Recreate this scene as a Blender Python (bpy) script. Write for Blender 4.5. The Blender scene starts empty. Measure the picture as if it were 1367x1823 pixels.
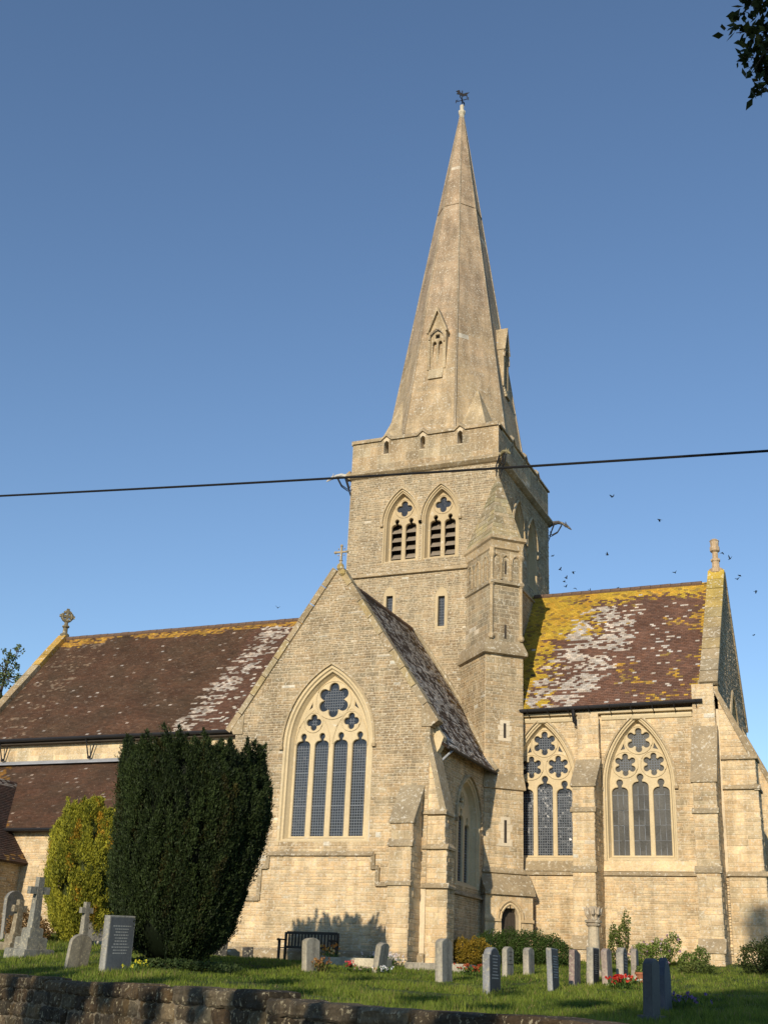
import bpy, math, random
import numpy as np
from mathutils import Vector, Matrix, noise

random.seed(7)
RNG = np.random.default_rng(7)
SC = bpy.context.scene
COL = SC.collection
R = math.radians

# ------------------------------------------------------------------ camera
CAM = (14.247, -44.484, -0.528)
HEAD, PITCH, ROLL, FPX = R(23.721), R(21.776), R(2.569), 2092.04
f_ = Vector((-math.sin(HEAD)*math.cos(PITCH), math.cos(HEAD)*math.cos(PITCH), math.sin(PITCH)))
r_ = Vector((math.cos(HEAD), math.sin(HEAD), 0)); u_ = r_.cross(f_)
r2 = r_*math.cos(ROLL) + u_*math.sin(ROLL); u2 = -r_*math.sin(ROLL) + u_*math.cos(ROLL)
cd = bpy.data.cameras.new('camera'); cam = bpy.data.objects.new('camera', cd); COL.objects.link(cam)
m3 = Matrix((r2, u2, -f_)).transposed()
cam.matrix_world = Matrix.Translation(CAM) @ m3.to_4x4()
cd.sensor_fit = 'VERTICAL'; cd.sensor_height = 36.0; cd.lens = FPX/1823*36.0
cd.clip_start = 0.1; cd.clip_end = 3000
SC.camera = cam

# ------------------------------------------------------------------ light
SUN_EL, SUN_AZ = R(21.2), R(177.5)          # compass azimuth, just east of south
w = bpy.data.worlds.new('World'); SC.world = w; w.use_nodes = True
nt = w.node_tree; bg = nt.nodes['Background']
sky = nt.nodes.new('ShaderNodeTexSky'); sky.sky_type = 'NISHITA'; sky.sun_disc = False
sky.sun_elevation = SUN_EL; sky.sun_rotation = SUN_AZ; sky.altitude = 0
sky.air_density = 1.0; sky.dust_density = 0.0; sky.ozone_density = 3.2
nt.links.new(sky.outputs[0], bg.inputs[0]); bg.inputs[1].default_value = 0.135
sd = bpy.data.lights.new('sun', 'SUN'); sd.energy = 4.4; sd.angle = R(0.53); sd.color = (1.0, 0.86, 0.66)
sun = bpy.data.objects.new('sun', sd); COL.objects.link(sun)
sv = Vector((math.sin(SUN_AZ)*math.cos(SUN_EL), math.cos(SUN_AZ)*math.cos(SUN_EL), math.sin(SUN_EL)))
sun.rotation_euler = sv.to_track_quat('Z', 'Y').to_euler()
sun.location = sv*80
SC.view_settings.view_transform = 'Standard'; SC.view_settings.look = 'None'
SC.view_settings.exposure = 0.14; SC.view_settings.gamma = 1.0

# ------------------------------------------------------------------ materials
MATS = {}
def _n(t, typ, **kw):
    nd = t.nodes.new(typ)
    for k, v in kw.items(): setattr(nd, k, v)
    return nd

def make_mat(name, kind='stone', rough=0.9, spec=0.25, lichen=0.0, lcol=(.62, .58, .48), dark=0.25, bump=0.35,
             bscale=28, color=None, transl=0.0, lscale=4.0, metal=0.0, streak=0.0):
    m = bpy.data.materials.new(name); m.use_nodes = True; t = m.node_tree
    b = t.nodes['Principled BSDF']; L = t.links.new
    b.inputs['Roughness'].default_value = rough; b.inputs['Specular IOR Level'].default_value = spec
    b.inputs['Metallic'].default_value = metal
    tc = _n(t, 'ShaderNodeTexCoord')
    if color is None:
        at = _n(t, 'ShaderNodeAttribute', attribute_name='Col'); base = at.outputs['Color']
    else:
        rg = _n(t, 'ShaderNodeRGB'); rg.outputs[0].default_value = (*color, 1); base = rg.outputs[0]
    if kind == 'plain':
        L(base, b.inputs['Base Color'])
    else:
        def noise_(sc, det=5, ro=.6):
            nd = _n(t, 'ShaderNodeTexNoise'); nd.inputs['Scale'].default_value = sc
            nd.inputs['Detail'].default_value = det; nd.inputs['Roughness'].default_value = ro
            L(tc.outputs['Object'], nd.inputs['Vector']); return nd.outputs['Fac']
        def rng_(x, a, bb, c, d):
            nd = _n(t, 'ShaderNodeMapRange'); L(x, nd.inputs[0])
            for i, v in enumerate((a, bb, c, d)): nd.inputs[i+1].default_value = v
            return nd.outputs[0]
        def mixc(fac, c1, c2, typ='MIX'):
            nd = _n(t, 'ShaderNodeMix', data_type='RGBA', blend_type=typ)
            if isinstance(fac, (int, float)): nd.inputs[0].default_value = fac
            else: L(fac, nd.inputs[0])
            for i, c in ((6, c1), (7, c2)):
                if isinstance(c, tuple): nd.inputs[i].default_value = (*c, 1)
                else: L(c, nd.inputs[i])
            return nd.outputs[2]
        def mulv(c, v):
            nd = _n(t, 'ShaderNodeVectorMath', operation='SCALE'); L(c, nd.inputs[0]); L(v, nd.inputs['Scale']); return nd.outputs[0]
        c = mulv(base, rng_(noise_(.9, 6, .65), .3, .7, 1-dark, 1+dark*.7))
        c = mulv(c, rng_(noise_(17, 4, .7), .3, .7, 1-dark*.7, 1+dark*.7))
        if streak > 0:
            mp = _n(t, 'ShaderNodeMapping'); mp.inputs['Scale'].default_value = (1.7, 1.7, .16); L(tc.outputs['Object'], mp.inputs['Vector'])
            ns = _n(t, 'ShaderNodeTexNoise'); ns.inputs['Scale'].default_value = 1.6; ns.inputs['Detail'].default_value = 6; ns.inputs['Roughness'].default_value = .62
            L(mp.outputs[0], ns.inputs['Vector']); c = mulv(c, rng_(ns.outputs['Fac'], .38, .62, 1-streak, 1+streak*.35))
        if lichen > 0:
            n1 = noise_(lscale, 9, .72)
            c = mixc(rng_(n1, .62-lichen*.12, .66-lichen*.10, 0, .75), c, lcol)
        L(c, b.inputs['Base Color'])
        if bump > 0:
            bp = _n(t, 'ShaderNodeBump'); bp.inputs['Strength'].default_value = bump; bp.inputs['Distance'].default_value = .02
            L(noise_(bscale, 6, .65), bp.inputs['Height']); L(bp.outputs[0], b.inputs['Normal'])
    if transl > 0:
        tr = _n(t, 'ShaderNodeBsdfTranslucent'); mx = _n(t, 'ShaderNodeMixShader'); mx.inputs[0].default_value = transl
        L(base, tr.inputs[0]); L(b.outputs[0], mx.inputs[1]); L(tr.outputs[0], mx.inputs[2])
        L(mx.outputs[0], t.nodes['Material Output'].inputs[0])
    MATS[name] = m
    return m

make_mat('rubble_stone', streak=.26, lichen=.62, dark=.28, bump=.8, lscale=11)
make_mat('mortar', color=(.60, .50, .35), dark=.2, bump=.4)
make_mat('ashlar', streak=.24, lichen=.52, dark=.28, bump=.35, lscale=13)
make_mat('dressed_stone', lichen=.1, dark=.14, bump=.2)
make_mat('weathered_stone', lichen=.55, dark=.32, bump=.6, lscale=8)
make_mat('clay_tile', rough=.85, lichen=.02, lcol=(.42, .34, .26), dark=.3, bump=.4, bscale=40, lscale=9)
make_mat('lead_sheet', color=(.30, .32, .35), rough=.6, dark=.2, bump=.1)
make_mat('lead_came', kind='plain', color=(.19, .215, .25), rough=.6)
make_mat('window_glass', color=(.018, .022, .03), rough=.22, spec=.5, dark=.5, bump=.5, bscale=7)
make_mat('guarded_glass', color=(.05, .05, .045), rough=.5, spec=.4, dark=.5, bump=.4, bscale=25)
make_mat('dark_wood', color=(.055, .045, .035), rough=.8, dark=.3, bump=.3)
make_mat('louvre_wood', color=(.26, .22, .17), rough=.85, dark=.3, bump=.3)
make_mat('iron', color=(.018, .018, .02), rough=.55, dark=.2, bump=.1)
make_mat('old_stone', lichen=.42, lcol=(.42, .37, .24), dark=.55, bump=1.0, bscale=14, lscale=13)
make_mat('granite', rough=.55, spec=.3, dark=.25, bump=.08, bscale=60)
make_mat('gravestone', streak=.3, lichen=.7, lcol=(.40, .37, .27), dark=.32, bump=.5, lscale=12)
make_mat('foliage', kind='plain', rough=.62, spec=.2, transl=.18)
make_mat('grass', kind='plain', rough=.6, spec=.2, transl=.3)
make_mat('bark', color=(.07, .055, .04), rough=.95, dark=.4, bump=.9, bscale=14)
make_mat('turf', color=(.045, .065, .018), rough=.95, dark=.4, bump=.5, bscale=9)
make_mat('tarmac', color=(.05, .05, .05), rough=.95, dark=.2, bump=.4, bscale=60)
make_mat('bird_black', kind='plain', color=(.01, .01, .012), rough=.7)
make_mat('petal', kind='plain', rough=.6, spec=.2, transl=.2)
make_mat('terracotta', color=(.32, .12, .06), rough=.85, dark=.2, bump=.2)
make_mat('cable', kind='plain', color=(.012, .012, .013), rough=.6)
make_mat('pale_lettering', kind='plain', color=(.5, .5, .47), rough=.8)

# ------------------------------------------------------------------ object helpers
def reg(o, parent=None, kind=None, label=None, cat=None, group=None):
    COL.objects.link(o)
    if parent is not None: o.parent = parent
    if kind: o['kind'] = kind
    if label: o['label'] = label
    if cat: o['category'] = cat
    if group: o['group'] = group
    return o

def empty(name, loc=(0, 0, 0), rz=0.0, **kw):
    o = bpy.data.objects.new(name, None); o.location = loc; o.rotation_euler = (0, 0, rz); o.empty_display_size = .3
    return reg(o, **kw)

class Acc:
    """collects verts / faces / one colour per vertex"""
    def __init__(s): s.v = []; s.f = []; s.c = []
    def add(s, vs, fs, col=(.4, .33, .22)):
        b = len(s.v); s.v += [tuple(q) for q in vs]; s.f += [tuple(b+i for i in f) for f in fs]; s.c += [col]*len(vs)
    def mesh(s, name, mat, smooth=False):
        me = bpy.data.meshes.new(name); me.from_pydata(s.v, [], s.f)
        setcol(me, np.array(s.c, dtype=np.float32)); me.materials.append(MATS[mat])
        if smooth: me.polygons.foreach_set('use_smooth', [True]*len(me.polygons))
        me.update(); return me
    def build(s, name, mat, parent=None, smooth=False, **kw):
        return reg(bpy.data.objects.new(name, s.mesh(name, mat, smooth)), parent, **kw)

def setcol(me, cols):
    a = me.attributes.new('Col', 'FLOAT_COLOR', 'POINT')
    n = len(me.vertices)
    if cols.ndim == 1: cols = np.tile(cols, (n, 1))
    full = np.ones((n, 4), np.float32); full[:, :3] = cols[:, :3]
    a.data.foreach_set('color', full.ravel())

def np_mesh(name, V, F, mat, parent=None, cols=None, **kw):
    V = np.asarray(V, np.float32); F = np.asarray(F, np.int32); k = F.shape[1]
    me = bpy.data.meshes.new(name); me.vertices.add(len(V)); me.vertices.foreach_set('co', V.ravel())
    me.loops.add(F.size); me.loops.foreach_set('vertex_index', F.ravel())
    me.polygons.add(len(F)); me.polygons.foreach_set('loop_start', np.arange(0, F.size, k, dtype=np.int32))
    me.update(calc_edges=True); me.validate()
    if cols is not None: setcol(me, np.asarray(cols, np.float32))
    me.materials.append(MATS[mat])
    return reg(bpy.data.objects.new(name, me), parent, **kw)

class Frame:
    def __init__(s, o, U, V):
        s.o = Vector(o); s.U = Vector(U).normalized(); s.V = Vector(V).normalized(); s.N = s.U.cross(s.V)
    def p(s, u, v, d=0.0): return s.o + s.U*u + s.V*v + s.N*d
    def mat(s):
        m = Matrix((s.U, s.V, s.N)).transposed().to_4x4(); m.translation = s.o; return m

Z = (0, 0, 1)
def FS(y): return Frame((0, y, 0), (1, 0, 0), Z)       # faces south, u = x, v = z
def FE(x): return Frame((x, 0, 0), (0, 1, 0), Z)       # faces east,  u = y
def FW(x): return Frame((x, 0, 0), (0, -1, 0), Z)      # faces west,  u = -y
def FN(y): return Frame((0, y, 0), (-1, 0, 0), Z)      # faces north, u = -x
def FQ(a, b):                                          # vertical plane through plan points a -> b
    d = Vector((b[0]-a[0], b[1]-a[1], 0)); return Frame((a[0], a[1], 0), d, Z), d.length

def jit(c, s=.1):
    k = 1+random.uniform(-s, s); h = random.uniform(-s, s)*.35
    return (max(c[0]*k*(1+h), 0), max(c[1]*k, 0), max(c[2]*k*(1-h), 0))
def lerp(a, b, t): t = max(0, min(1, t)); return tuple(x+(y-x)*t for x, y in zip(a, b))
def fbm(x, y, z=0.0, o=4): return noise.fractal(Vector((x, y, z)), 1.0, 2.0, o)     # about -1..1

def box(acc, F, u0, u1, v0, v1, d0, d1, col):
    P = [F.p(u, v, d) for d in (d0, d1) for v in (v0, v1) for u in (u0, u1)]
    acc.add(P, [(4, 5, 7, 6), (1, 0, 2, 3), (0, 4, 6, 2), (5, 1, 3, 7), (6, 7, 3, 2), (0, 1, 5, 4)], col)

def prism(acc, F, poly, d0, d1, col):
    n = len(poly); P = [F.p(u, v, d1) for u, v in poly]+[F.p(u, v, d0) for u, v in poly]
    acc.add(P, [tuple(range(n)), tuple(range(2*n-1, n-1, -1))]+[(i, i+n, (i+1) % n+n, (i+1) % n) for i in range(n)], col)

def mould(acc, F, u0, u1, prof, col):
    """profile [(d, v)...] run along u"""
    n = len(prof); P = [F.p(u0, v, d) for d, v in prof]+[F.p(u1, v, d) for d, v in prof]
    acc.add(P, [tuple(range(n-1, -1, -1)), tuple(range(n, 2*n))]+[(i, (i+1) % n, (i+1) % n+n, i+n) for i in range(n)], col)

def tube(acc, pts, r, n=7, col=(.1, .1, .1), cap=True):
    pts = [Vector(q) for q in pts]; rs = r if isinstance(r, (list, tuple)) else [r]*len(pts)
    V = []; Fc = []
    for i, q in enumerate(pts):
        t = (pts[min(i+1, len(pts)-1)]-pts[max(i-1, 0)]).normalized()
        a = t.cross(Vector((0, 0, 1)) if abs(t.z) < .9 else Vector((1, 0, 0))).normalized(); b = t.cross(a)
        for k in range(n):
            an = 2*math.pi*k/n; V.append(q+(a*math.cos(an)+b*math.sin(an))*rs[i])
    for i in range(len(pts)-1):
        for k in range(n):
            Fc.append((i*n+k, i*n+(k+1) % n, (i+1)*n+(k+1) % n, (i+1)*n+k))
    if cap: Fc += [tuple(range(n-1, -1, -1)), tuple(range((len(pts)-1)*n, len(pts)*n))]
    acc.add(V, Fc, col)

def lathe(acc, c, prof, n=12, col=(.4, .33, .22), rot=0.0):
    """profile [(r, z)...] about the vertical through c"""
    V = []; Fc = []
    for r, z in prof:
        for k in range(n):
            a = 2*math.pi*k/n+rot; V.append((c[0]+r*math.cos(a), c[1]+r*math.sin(a), c[2]+z))
    for i in range(len(prof)-1):
        for k in range(n): Fc.append((i*n+k, i*n+(k+1) % n, (i+1)*n+(k+1) % n, (i+1)*n+k))
    Fc += [tuple(range(n-1, -1, -1)), tuple(range((len(prof)-1)*n, len(prof)*n))]
    acc.add(V, Fc, col)

def plate(name, F, loops, d, thick, mat, parent, col=(.4, .33, .22), bevel=0.0, **kw):
    """flat piece with openings, front face at depth d"""
    cu = bpy.data.curves.new(name, 'CURVE'); cu.dimensions = '2D'; cu.fill_mode = 'BOTH'
    cu.extrude = max(thick/2-bevel, 0); cu.bevel_depth = bevel; cu.bevel_resolution = 0
    for lp in loops:
        s = cu.splines.new('POLY'); s.points.add(len(lp)-1)
        for i, q in enumerate(lp): s.points[i].co = (q[0], q[1], 0, 1)
        s.use_cyclic_u = True
    tmp = bpy.data.objects.new(name, cu); me = bpy.data.meshes.new_from_object(tmp)
    bpy.data.objects.remove(tmp); bpy.data.curves.remove(cu)
    me.name = name; me.transform(F.mat() @ Matrix.Translation((0, 0, d-thick/2)))
    setcol(me, np.array(col, np.float32)); me.materials.clear(); me.materials.append(MATS[mat])
    return reg(bpy.data.objects.new(name, me), parent, **kw)

# ------------------------------------------------------------------ masonry and tiles
def spans(loops, v):
    xs = []
    for lp in loops:
        n = len(lp)
        for i in range(n):
            (x0, y0), (x1, y1) = lp[i], lp[(i+1) % n]
            if (y0 <= v) != (y1 <= v): xs.append(x0+(v-y0)/(y1-y0)*(x1-x0))
    xs.sort(); return [(xs[i], xs[i+1]) for i in range(0, len(xs)-1, 2)]

STONES = []          # (score, part object, 8 verts, colour)
CAMV = Vector(CAM)
def masonry(part, F, loops, colf, ch=(.06, .125), ln=(.14, .42), proud=(.004, .022), joint=.007, vr=None, jt=.16):
    vs = [q[1] for q in loops[0]]; v = (vr[0] if vr else min(vs)); top = (vr[1] if vr else max(vs))
    while v < top-.02:
        h = min(random.uniform(*ch)*(1.6 if random.random() < .10 else 1), top-v)
        if top-(v+h) < ch[0]*.6: h = top-v
        a, b = v, v+h; A = spans(loops, a+.004); B = spans(loops, b-.004)
        if len(A) != len(B):
            A = B = spans(loops, (a+b)/2)
        for (l0, r0), (l1, r1) in zip(A, B):
            x = max(l0, l1); end = min(r0, r1)
            if end-x < .03: continue
            cuts = [None]
            x += random.uniform(ln[0]*.5, ln[1])
            while x < end-ln[0]*.6: cuts.append(x); x += random.uniform(*ln)*(1 if h < .10 else 1.3)
            cuts.append(None)
            for i in range(len(cuts)-1):
                x0a, x0b = (l0, l1) if cuts[i] is None else (cuts[i],)*2
                x1a, x1b = (r0, r1) if cuts[i+1] is None else (cuts[i+1],)*2
                j = joint; pr = random.uniform(*proud); bv = min(.012, h*.12)
                q0 = [(x0a+j, a+j), (x1a-j, a+j), (x1b-j, b-j), (x0b+j, b-j)]
                q1 = [(x0a+j+bv, a+j+bv), (x1a-j-bv, a+j+bv), (x1b-j-bv, b-j-bv), (x0b+j+bv, b-j-bv)]
                if q1[1][0]-q1[0][0] < .01 and q1[2][0]-q1[3][0] < .01: continue
                V = [F.p(*q, 0.0) for q in q0]+[F.p(*q, pr) for q in q1]
                c = (V[4]+V[6])/2
                area = (x1a-x0a+x1b-x0b)/2*h; dv = CAMV-c
                sc = area*max(0, F.N.dot(dv.normalized()))/dv.length_squared
                STONES.append((sc, part, V, jit(colf(c), jt)))
        v += h
SF = [(4, 5, 6, 7), (0, 1, 5, 4), (1, 2, 6, 5), (2, 3, 7, 6), (3, 0, 4, 7)]
def flush_stones(nsolo=285):
    STONES.sort(key=lambda s: -s[0]); by = {}
    for i, (sc, part, V, c) in enumerate(STONES):
        if i < nsolo:
            a = Acc(); a.add(V, SF, c); a.build('stone', 'rubble_stone', part)
        else:
            by.setdefault(part, Acc()).add(V, SF, c)
    for part, a in by.items(): a.build('stonework', part.get('_sm', 'rubble_stone'), part, kind='stuff')
    for part in by:
        if '_sm' in part: del part['_sm']

def tiles(part, F, loops, colf, w=.165, gauge=.10, lift=.022):
    acc = Acc(); vs = [q[1] for q in loops[0]]; v = min(vs); top = max(vs); k = 0
    while v < top:
        for l, r in spans(loops, min(v+gauge*.5, top-.001)):
            x = l-(w/2 if k % 2 else 0)
            while x < r:
                a, b = max(x, l)+.003, min(x+w, r)-.003
                if b-a > .03:
                    z1 = lift+random.uniform(0, .012); z2 = lift+random.uniform(0, .012); t = .012
                    V = [F.p(a, v, z1), F.p(b, v, z2), F.p(b, v+gauge*1.15, .004), F.p(a, v+gauge*1.15, .004), F.p(a, v, z1-t-.01), F.p(b, v, z2-t-.01)]
                    acc.add(V, [(0, 1, 2, 3), (4, 5, 1, 0)], jit(colf((a+b)/2, v), .16))
                x += w
        v += gauge; k += 1
    return acc.build('tiles', 'clay_tile', part, kind='stuff')

# ------------------------------------------------------------------ ground height
GY = [(-400, -1.6), (-60, -1.4), (-40, -1.35), (-30, -1.2), (-23, -.97), (-17, -.66), (-12, -.38), (-8, -.06), (-4, .2), (-1, .5), (8, .8), (40, 1.5), (400, 4)]
def ground(x, y):
    z = np.interp(y, [q[0] for q in GY], [q[1] for q in GY])
    dw = (x-4.5)*.567+(y+28.6)*.824
    tl = np.interp(x, [-14, -8, -3, 0, 5], [.55, .45, .33, .2, 0])
    return z+tl*(1-np.clip((y+13)/5, 0, 1)*np.clip((x+9)/3, 0, 1))*np.clip(dw/np.interp(x, [-6, -3], [6, 3.5]), 0, 1)
def gz(x, y): return float(ground(x, y))

CREAM = (.63, .48, .285); TAN = (.375, .288, .172); GREY = (.275, .22, .142); PALE = (.57, .465, .29); WEATH = (.325, .26, .165)
LIC = (.60, .56, .46)
def spot(c, p=.05):
    return lerp(c, LIC, random.uniform(.4, 1)) if random.random() < p*.3 else c
def col_low(q): return spot(lerp(CREAM, TAN, .25*random.random()), .01)
def col_mid(q): return spot(lerp(CREAM, TAN, .55+.4*fbm(q.x*.7, q.z*.7, q.y)), .05)
def col_high(q): return spot(lerp(TAN, GREY, .5+.5*fbm(q.x*.5, q.z*.5, q.y)), .06)
def col_tower(q): return spot(lerp((.39, .305, .187), (.275, .22, .143), .35+.55*fbm(q.x*.4+9, q.z*.4, q.y*.4)), .05)

# ================================================================== setting
WD = Vector((.824, -.567, 0)).normalized(); WO = Vector((4.5, -28.6, 0))
def build_ground():
    xs = np.concatenate([[-600, -300, -150, -80], np.arange(-50, 51, 1.0), [80, 150, 300, 600]])
    ts = np.concatenate([np.arange(0.2, 45, .8), [50, 60, 80, 120, 200, 350, 600]])   # distance behind the boundary wall
    s = np.concatenate([[-700, -300, -120, -60], np.arange(-40, 41, 1.0), [60, 120, 300, 700]])
    nrm = np.array([.567, .824]); d = np.array([WD.x, WD.y])
    V = []; C = []
    for t in ts:
        for k in s:
            q = np.array([WO.x, WO.y])+d*k+nrm*t
            z = gz(q[0], q[1])
            if t < 44: z += .05*fbm(q[0]*.6, q[1]*.6, 0, 3)
            V.append((q[0], q[1], z))
    ns = len(s); F = [(i*ns+j, i*ns+j+1, (i+1)*ns+j+1, (i+1)*ns+j) for i in range(len(ts)-1) for j in range(ns-1)]
    np_mesh('ground', V, F, 'turf', kind='structure')
    V = [WO+WD*a-Vector((nrm[0], nrm[1], 0))*b+Vector((0, 0, -2.1)) for b in (-.2, 900) for a in (-900, 900)]
    a = Acc(); a.add(V, [(0, 2, 3, 1)]); o = a.build('lane', 'tarmac', kind='structure')
build_ground()

# ================================================================== the church
church = empty('church', (0, 0, 0), label='cream stone parish church with tall spire, tiled roofs and traceried windows', cat='church')
def part(name, acc, mat, sm=None, **kw):
    o = acc.build(name, mat, church, **kw)
    if sm: o['_sm'] = sm
    return o

# ---- windows
def arch(a, xc, vs, vb, cu, n=12):
    Rr = a-xc; th = math.acos(max(-1, min(1, -xc/Rr)))
    rt = [(xc+Rr*math.cos(th*i/n), Rr*math.sin(th*i/n)) for i in range(n+1)]
    pts = [(cu-a, vb), (cu+a, vb)]+[(cu+x, vs+y) for x, y in rt]+[(cu-x, vs+y) for x, y in rt[-2::-1]]
    return pts
def light_poly(cx, hw, vb, vsh):
    s = hw/.27; pts = [(cx-hw, vb), (cx+hw, vb)]
    side = [(.075*s+(hw-.075*s)*math.cos(R(t)), vsh+.17*s*math.sin(R(t))) for t in range(0, 91, 18)]
    lobe = [(.12*s*math.cos(R(t)), vsh+.30*s+.12*s*math.sin(R(t))) for t in range(-50, 91, 20)]
    rt = side+lobe
    pts += [(cx+x, y) for x, y in rt]+[(cx-x, y) for x, y in rt[-1::-1] if x > 1e-4]
    return pts
def foil_poly(cx, cy, n, rc, d, rl, rot=90, m=84):
    out = []
    for i in range(m):
        th = 2*math.pi*i/m; rho = rc
        for k in range(n):
            dl = (th-R(rot)-2*math.pi*k/n+math.pi) % (2*math.pi)-math.pi
            if abs(dl) < math.pi/2 and abs(d*math.sin(dl)) < rl: rho = max(rho, d*math.cos(dl)+math.sqrt(rl*rl-(d*math.sin(dl))**2))
        out.append((cx+rho*math.cos(th), cy+rho*math.sin(th)))
    return out

def window(F, cu, vb, a, vs, h, lights, foils, tris, rec=.28, steps=.30, hood=True, cell=(.09, .095), glass='window_glass',
           leads=True, louvres=0, tcol=PALE, sill=.18, label=None, subs=()):
    """builds the window under the church and returns the opening outline for the wall"""
    Rr = (a*a+h*h)/(2*a); xc = a-Rr; ao = a+steps
    rings = [(ao, .012, sill), (ao-.09*steps/.3, .014, sill-.02), (ao-.12*steps/.3, -.05, sill-.06), (ao-.19*steps/.3, -.06, sill*.5), (ao-.21*steps/.3, -.14, sill*.3), (a+.005, -rec-.01, .0)]
    acc = Acc(); loops = [arch(k, xc, vs, vb-s, cu) for k, d, s in rings]; n = len(loops[0])
    V = [F.p(*q, d) for lp, (k, d, s) in zip(loops, rings) for q in lp]
    Fc = [(i*n+j, i*n+(j+1) % n, (i+1)*n+(j+1) % n, (i+1)*n+j) for i in range(len(rings)-1) for j in range(n)]
    acc.add(V, Fc, tcol)
    win = part('window', acc, 'dressed_stone')
    if label: win['label'] = label
    if hood:
        hd = Acc(); o = arch(ao+.10, xc, vs, vs-.05, cu)[1:]; i_ = arch(ao+.02, xc, vs, vs-.05, cu)[1:]
        o = o+[(cu-ao-.10, vs-.05)]; i_ = i_+[(cu-ao-.02, vs-.05)]
        m = len(o); V = []
        for d, lst in ((.0, o), (.05, o), (.09, i_), (.0, i_)): V += [F.p(*q, d) for q in lst]
        Fc = [(r*m+j, (r+1)*m+j, (r+1)*m+j+1, r*m+j+1) for r in range(3) for j in range(m-1)]
        hd.add(V, Fc, lerp(TAN, PALE, .3))
        for sx in (-1, 1): box(hd, F, cu+sx*(ao+.06)-.07, cu+sx*(ao+.06)+.07, vs-.15, vs-.04, 0, .11, TAN)
        hd.build('hood_mould', 'weathered_stone', win)
    ops = []
    for cx, hw, vsh in lights: ops.append(light_poly(cu+cx, hw, vb+.02, vsh))
    for fo in foils: ops.append(foil_poly(cu+fo[0], fo[1], *fo[2:]))
    for t3 in tris: ops.append([(cu+x, y) for x, y in t3]); ops.append([(cu-x, y) for x, y in reversed(t3)])
    plate('tracery', F, [arch(a+.03, xc, vs, vb-.02, cu)]+ops, -rec, .16, 'dressed_stone', win, tcol, bevel=.018)
    mo = Acc()
    for fo in foils:
        rr_ = fo[4]+fo[5]+.05; tube(mo, [F.p(cu+fo[0]+rr_*math.cos(t), fo[1]+rr_*math.sin(t), -rec+.004) for t in np.linspace(0, 2*math.pi, 33)], .024, 5, tcol, False)
    for bx, bw_, b0, bh in subs:
        xs_ = bw_-(bw_*bw_+bh*bh)/(2*bw_); tube(mo, [F.p(*q, -rec+.004) for q in arch(bw_, xs_, b0, b0-.1, cu+bx, 10)[1:]], .028, 5, tcol, False)
    if mo.v: mo.build('tracery_roll', 'dressed_stone', win, smooth=True)
    for k, lp in enumerate(ops):
        if louvres and k < len(lights): continue
        p_ = Acc(); tx, ty = random.uniform(-.004, .004), random.uniform(-.004, .004); ux = sum(q[0] for q in lp)/len(lp)
        mx = max(q[1] for q in lp); mn = min(q[1] for q in lp)
        p_.add([F.p(ux+(q[0]-ux)*1.04, q[1], -rec-.10+(q[0]-ux)*tx+(q[1]-mn)*ty) for q in lp], [tuple(range(len(lp)))], (.02, .025, .03))
        p_.build('pane', glass, win)
    if louvres:
        for cx, hw, vsh in lights:
            zz = vb+.12
            bk = Acc(); box(bk, F, cu+cx-hw-.05, cu+cx+hw+.05, vb-.02, vsh+.35, -rec-.6, -rec-.55, (.01, .01, .01)); bk.build('backboard', 'dark_wood', win)
            while zz < vsh+.12:
                s_ = Acc(); mould(s_, F, cu+cx-hw-.04, cu+cx+hw+.04, [(-rec-.10, zz), (-rec-.10, zz+.03), (-rec-.42, zz+.33), (-rec-.42, zz+.30)], (.1, .1, .1))
                s_.build('louvre_slat', 'louvre_wood', win); zz += .40
    elif leads:
        ld = Acc(); dd = -rec-.088; t_ = .008
        def strip(u0, u1, v0, v1): ld.add([F.p(u0, v0, dd), F.p(u1, v0, dd), F.p(u1, v1, dd), F.p(u0, v1, dd)], [(0, 1, 2, 3)])
        for cx, hw, vsh in lights:
            nx = max(3, round(2*hw/cell[0])); v = vb+.02
            for i in range(1, nx): strip(cu+cx-hw+2*hw*i/nx-t_, cu+cx-hw+2*hw*i/nx+t_, vb+.02, vsh+.02)
            j = 0
            while v < vsh:
                tt = t_*(2.2 if j % 12 == 11 else 1); strip(cu+cx-hw, cu+cx+hw, v-tt, v+tt); v += cell[1]; j += 1
        for fo in foils:
            rc = fo[3]
            k = -rc+.07
            while k < rc:
                e = math.sqrt(max(rc*rc-k*k, 0)); strip(cu+fo[0]+k-t_, cu+fo[0]+k+t_, fo[1]-e, fo[1]+e); strip(cu+fo[0]-e, cu+fo[0]+e, fo[1]+k-t_, fo[1]+k+t_); k += .095
        ld.build('leading', 'lead_came', win, kind='stuff')
        qa = Acc(); dq = -rec-.094
        for cx, hw, vsh in lights:
            nx = max(3, round(2*hw/cell[0])); v = vb+.02; t0, t1 = random.gauss(0, .02), random.gauss(0, .012)
            while v < vsh:
                t0 += random.gauss(0, .004)
                for i in range(nx):
                    u0, u1 = cu+cx-hw+2*hw*i/nx, cu+cx-hw+2*hw*(i+1)/nx; tx, ty = (t0+random.gauss(0, .014))*(u1-u0), (t1+random.gauss(0, .016))*cell[1]
                    qa.add([F.p(u0, v, dq-tx-ty), F.p(u1, v, dq+tx-ty), F.p(u1, v+cell[1], dq+tx+ty), F.p(u0, v+cell[1], dq-tx+ty)], [(0, 1, 2, 3)])
                v += cell[1]
        qa.build('quarries', glass, win, kind='stuff')
    return arch(ao, xc, vs, vb-sill, cu)

def wall(name, F, loops, colf, label=None, stones=True, sm=None, thick=.3, **kw):
    o = plate(name, F, loops, 0.0, thick, 'mortar', church)
    if sm: o['_sm'] = sm
    if stones: masonry(o, F, loops, colf, **kw)
    return o

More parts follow.
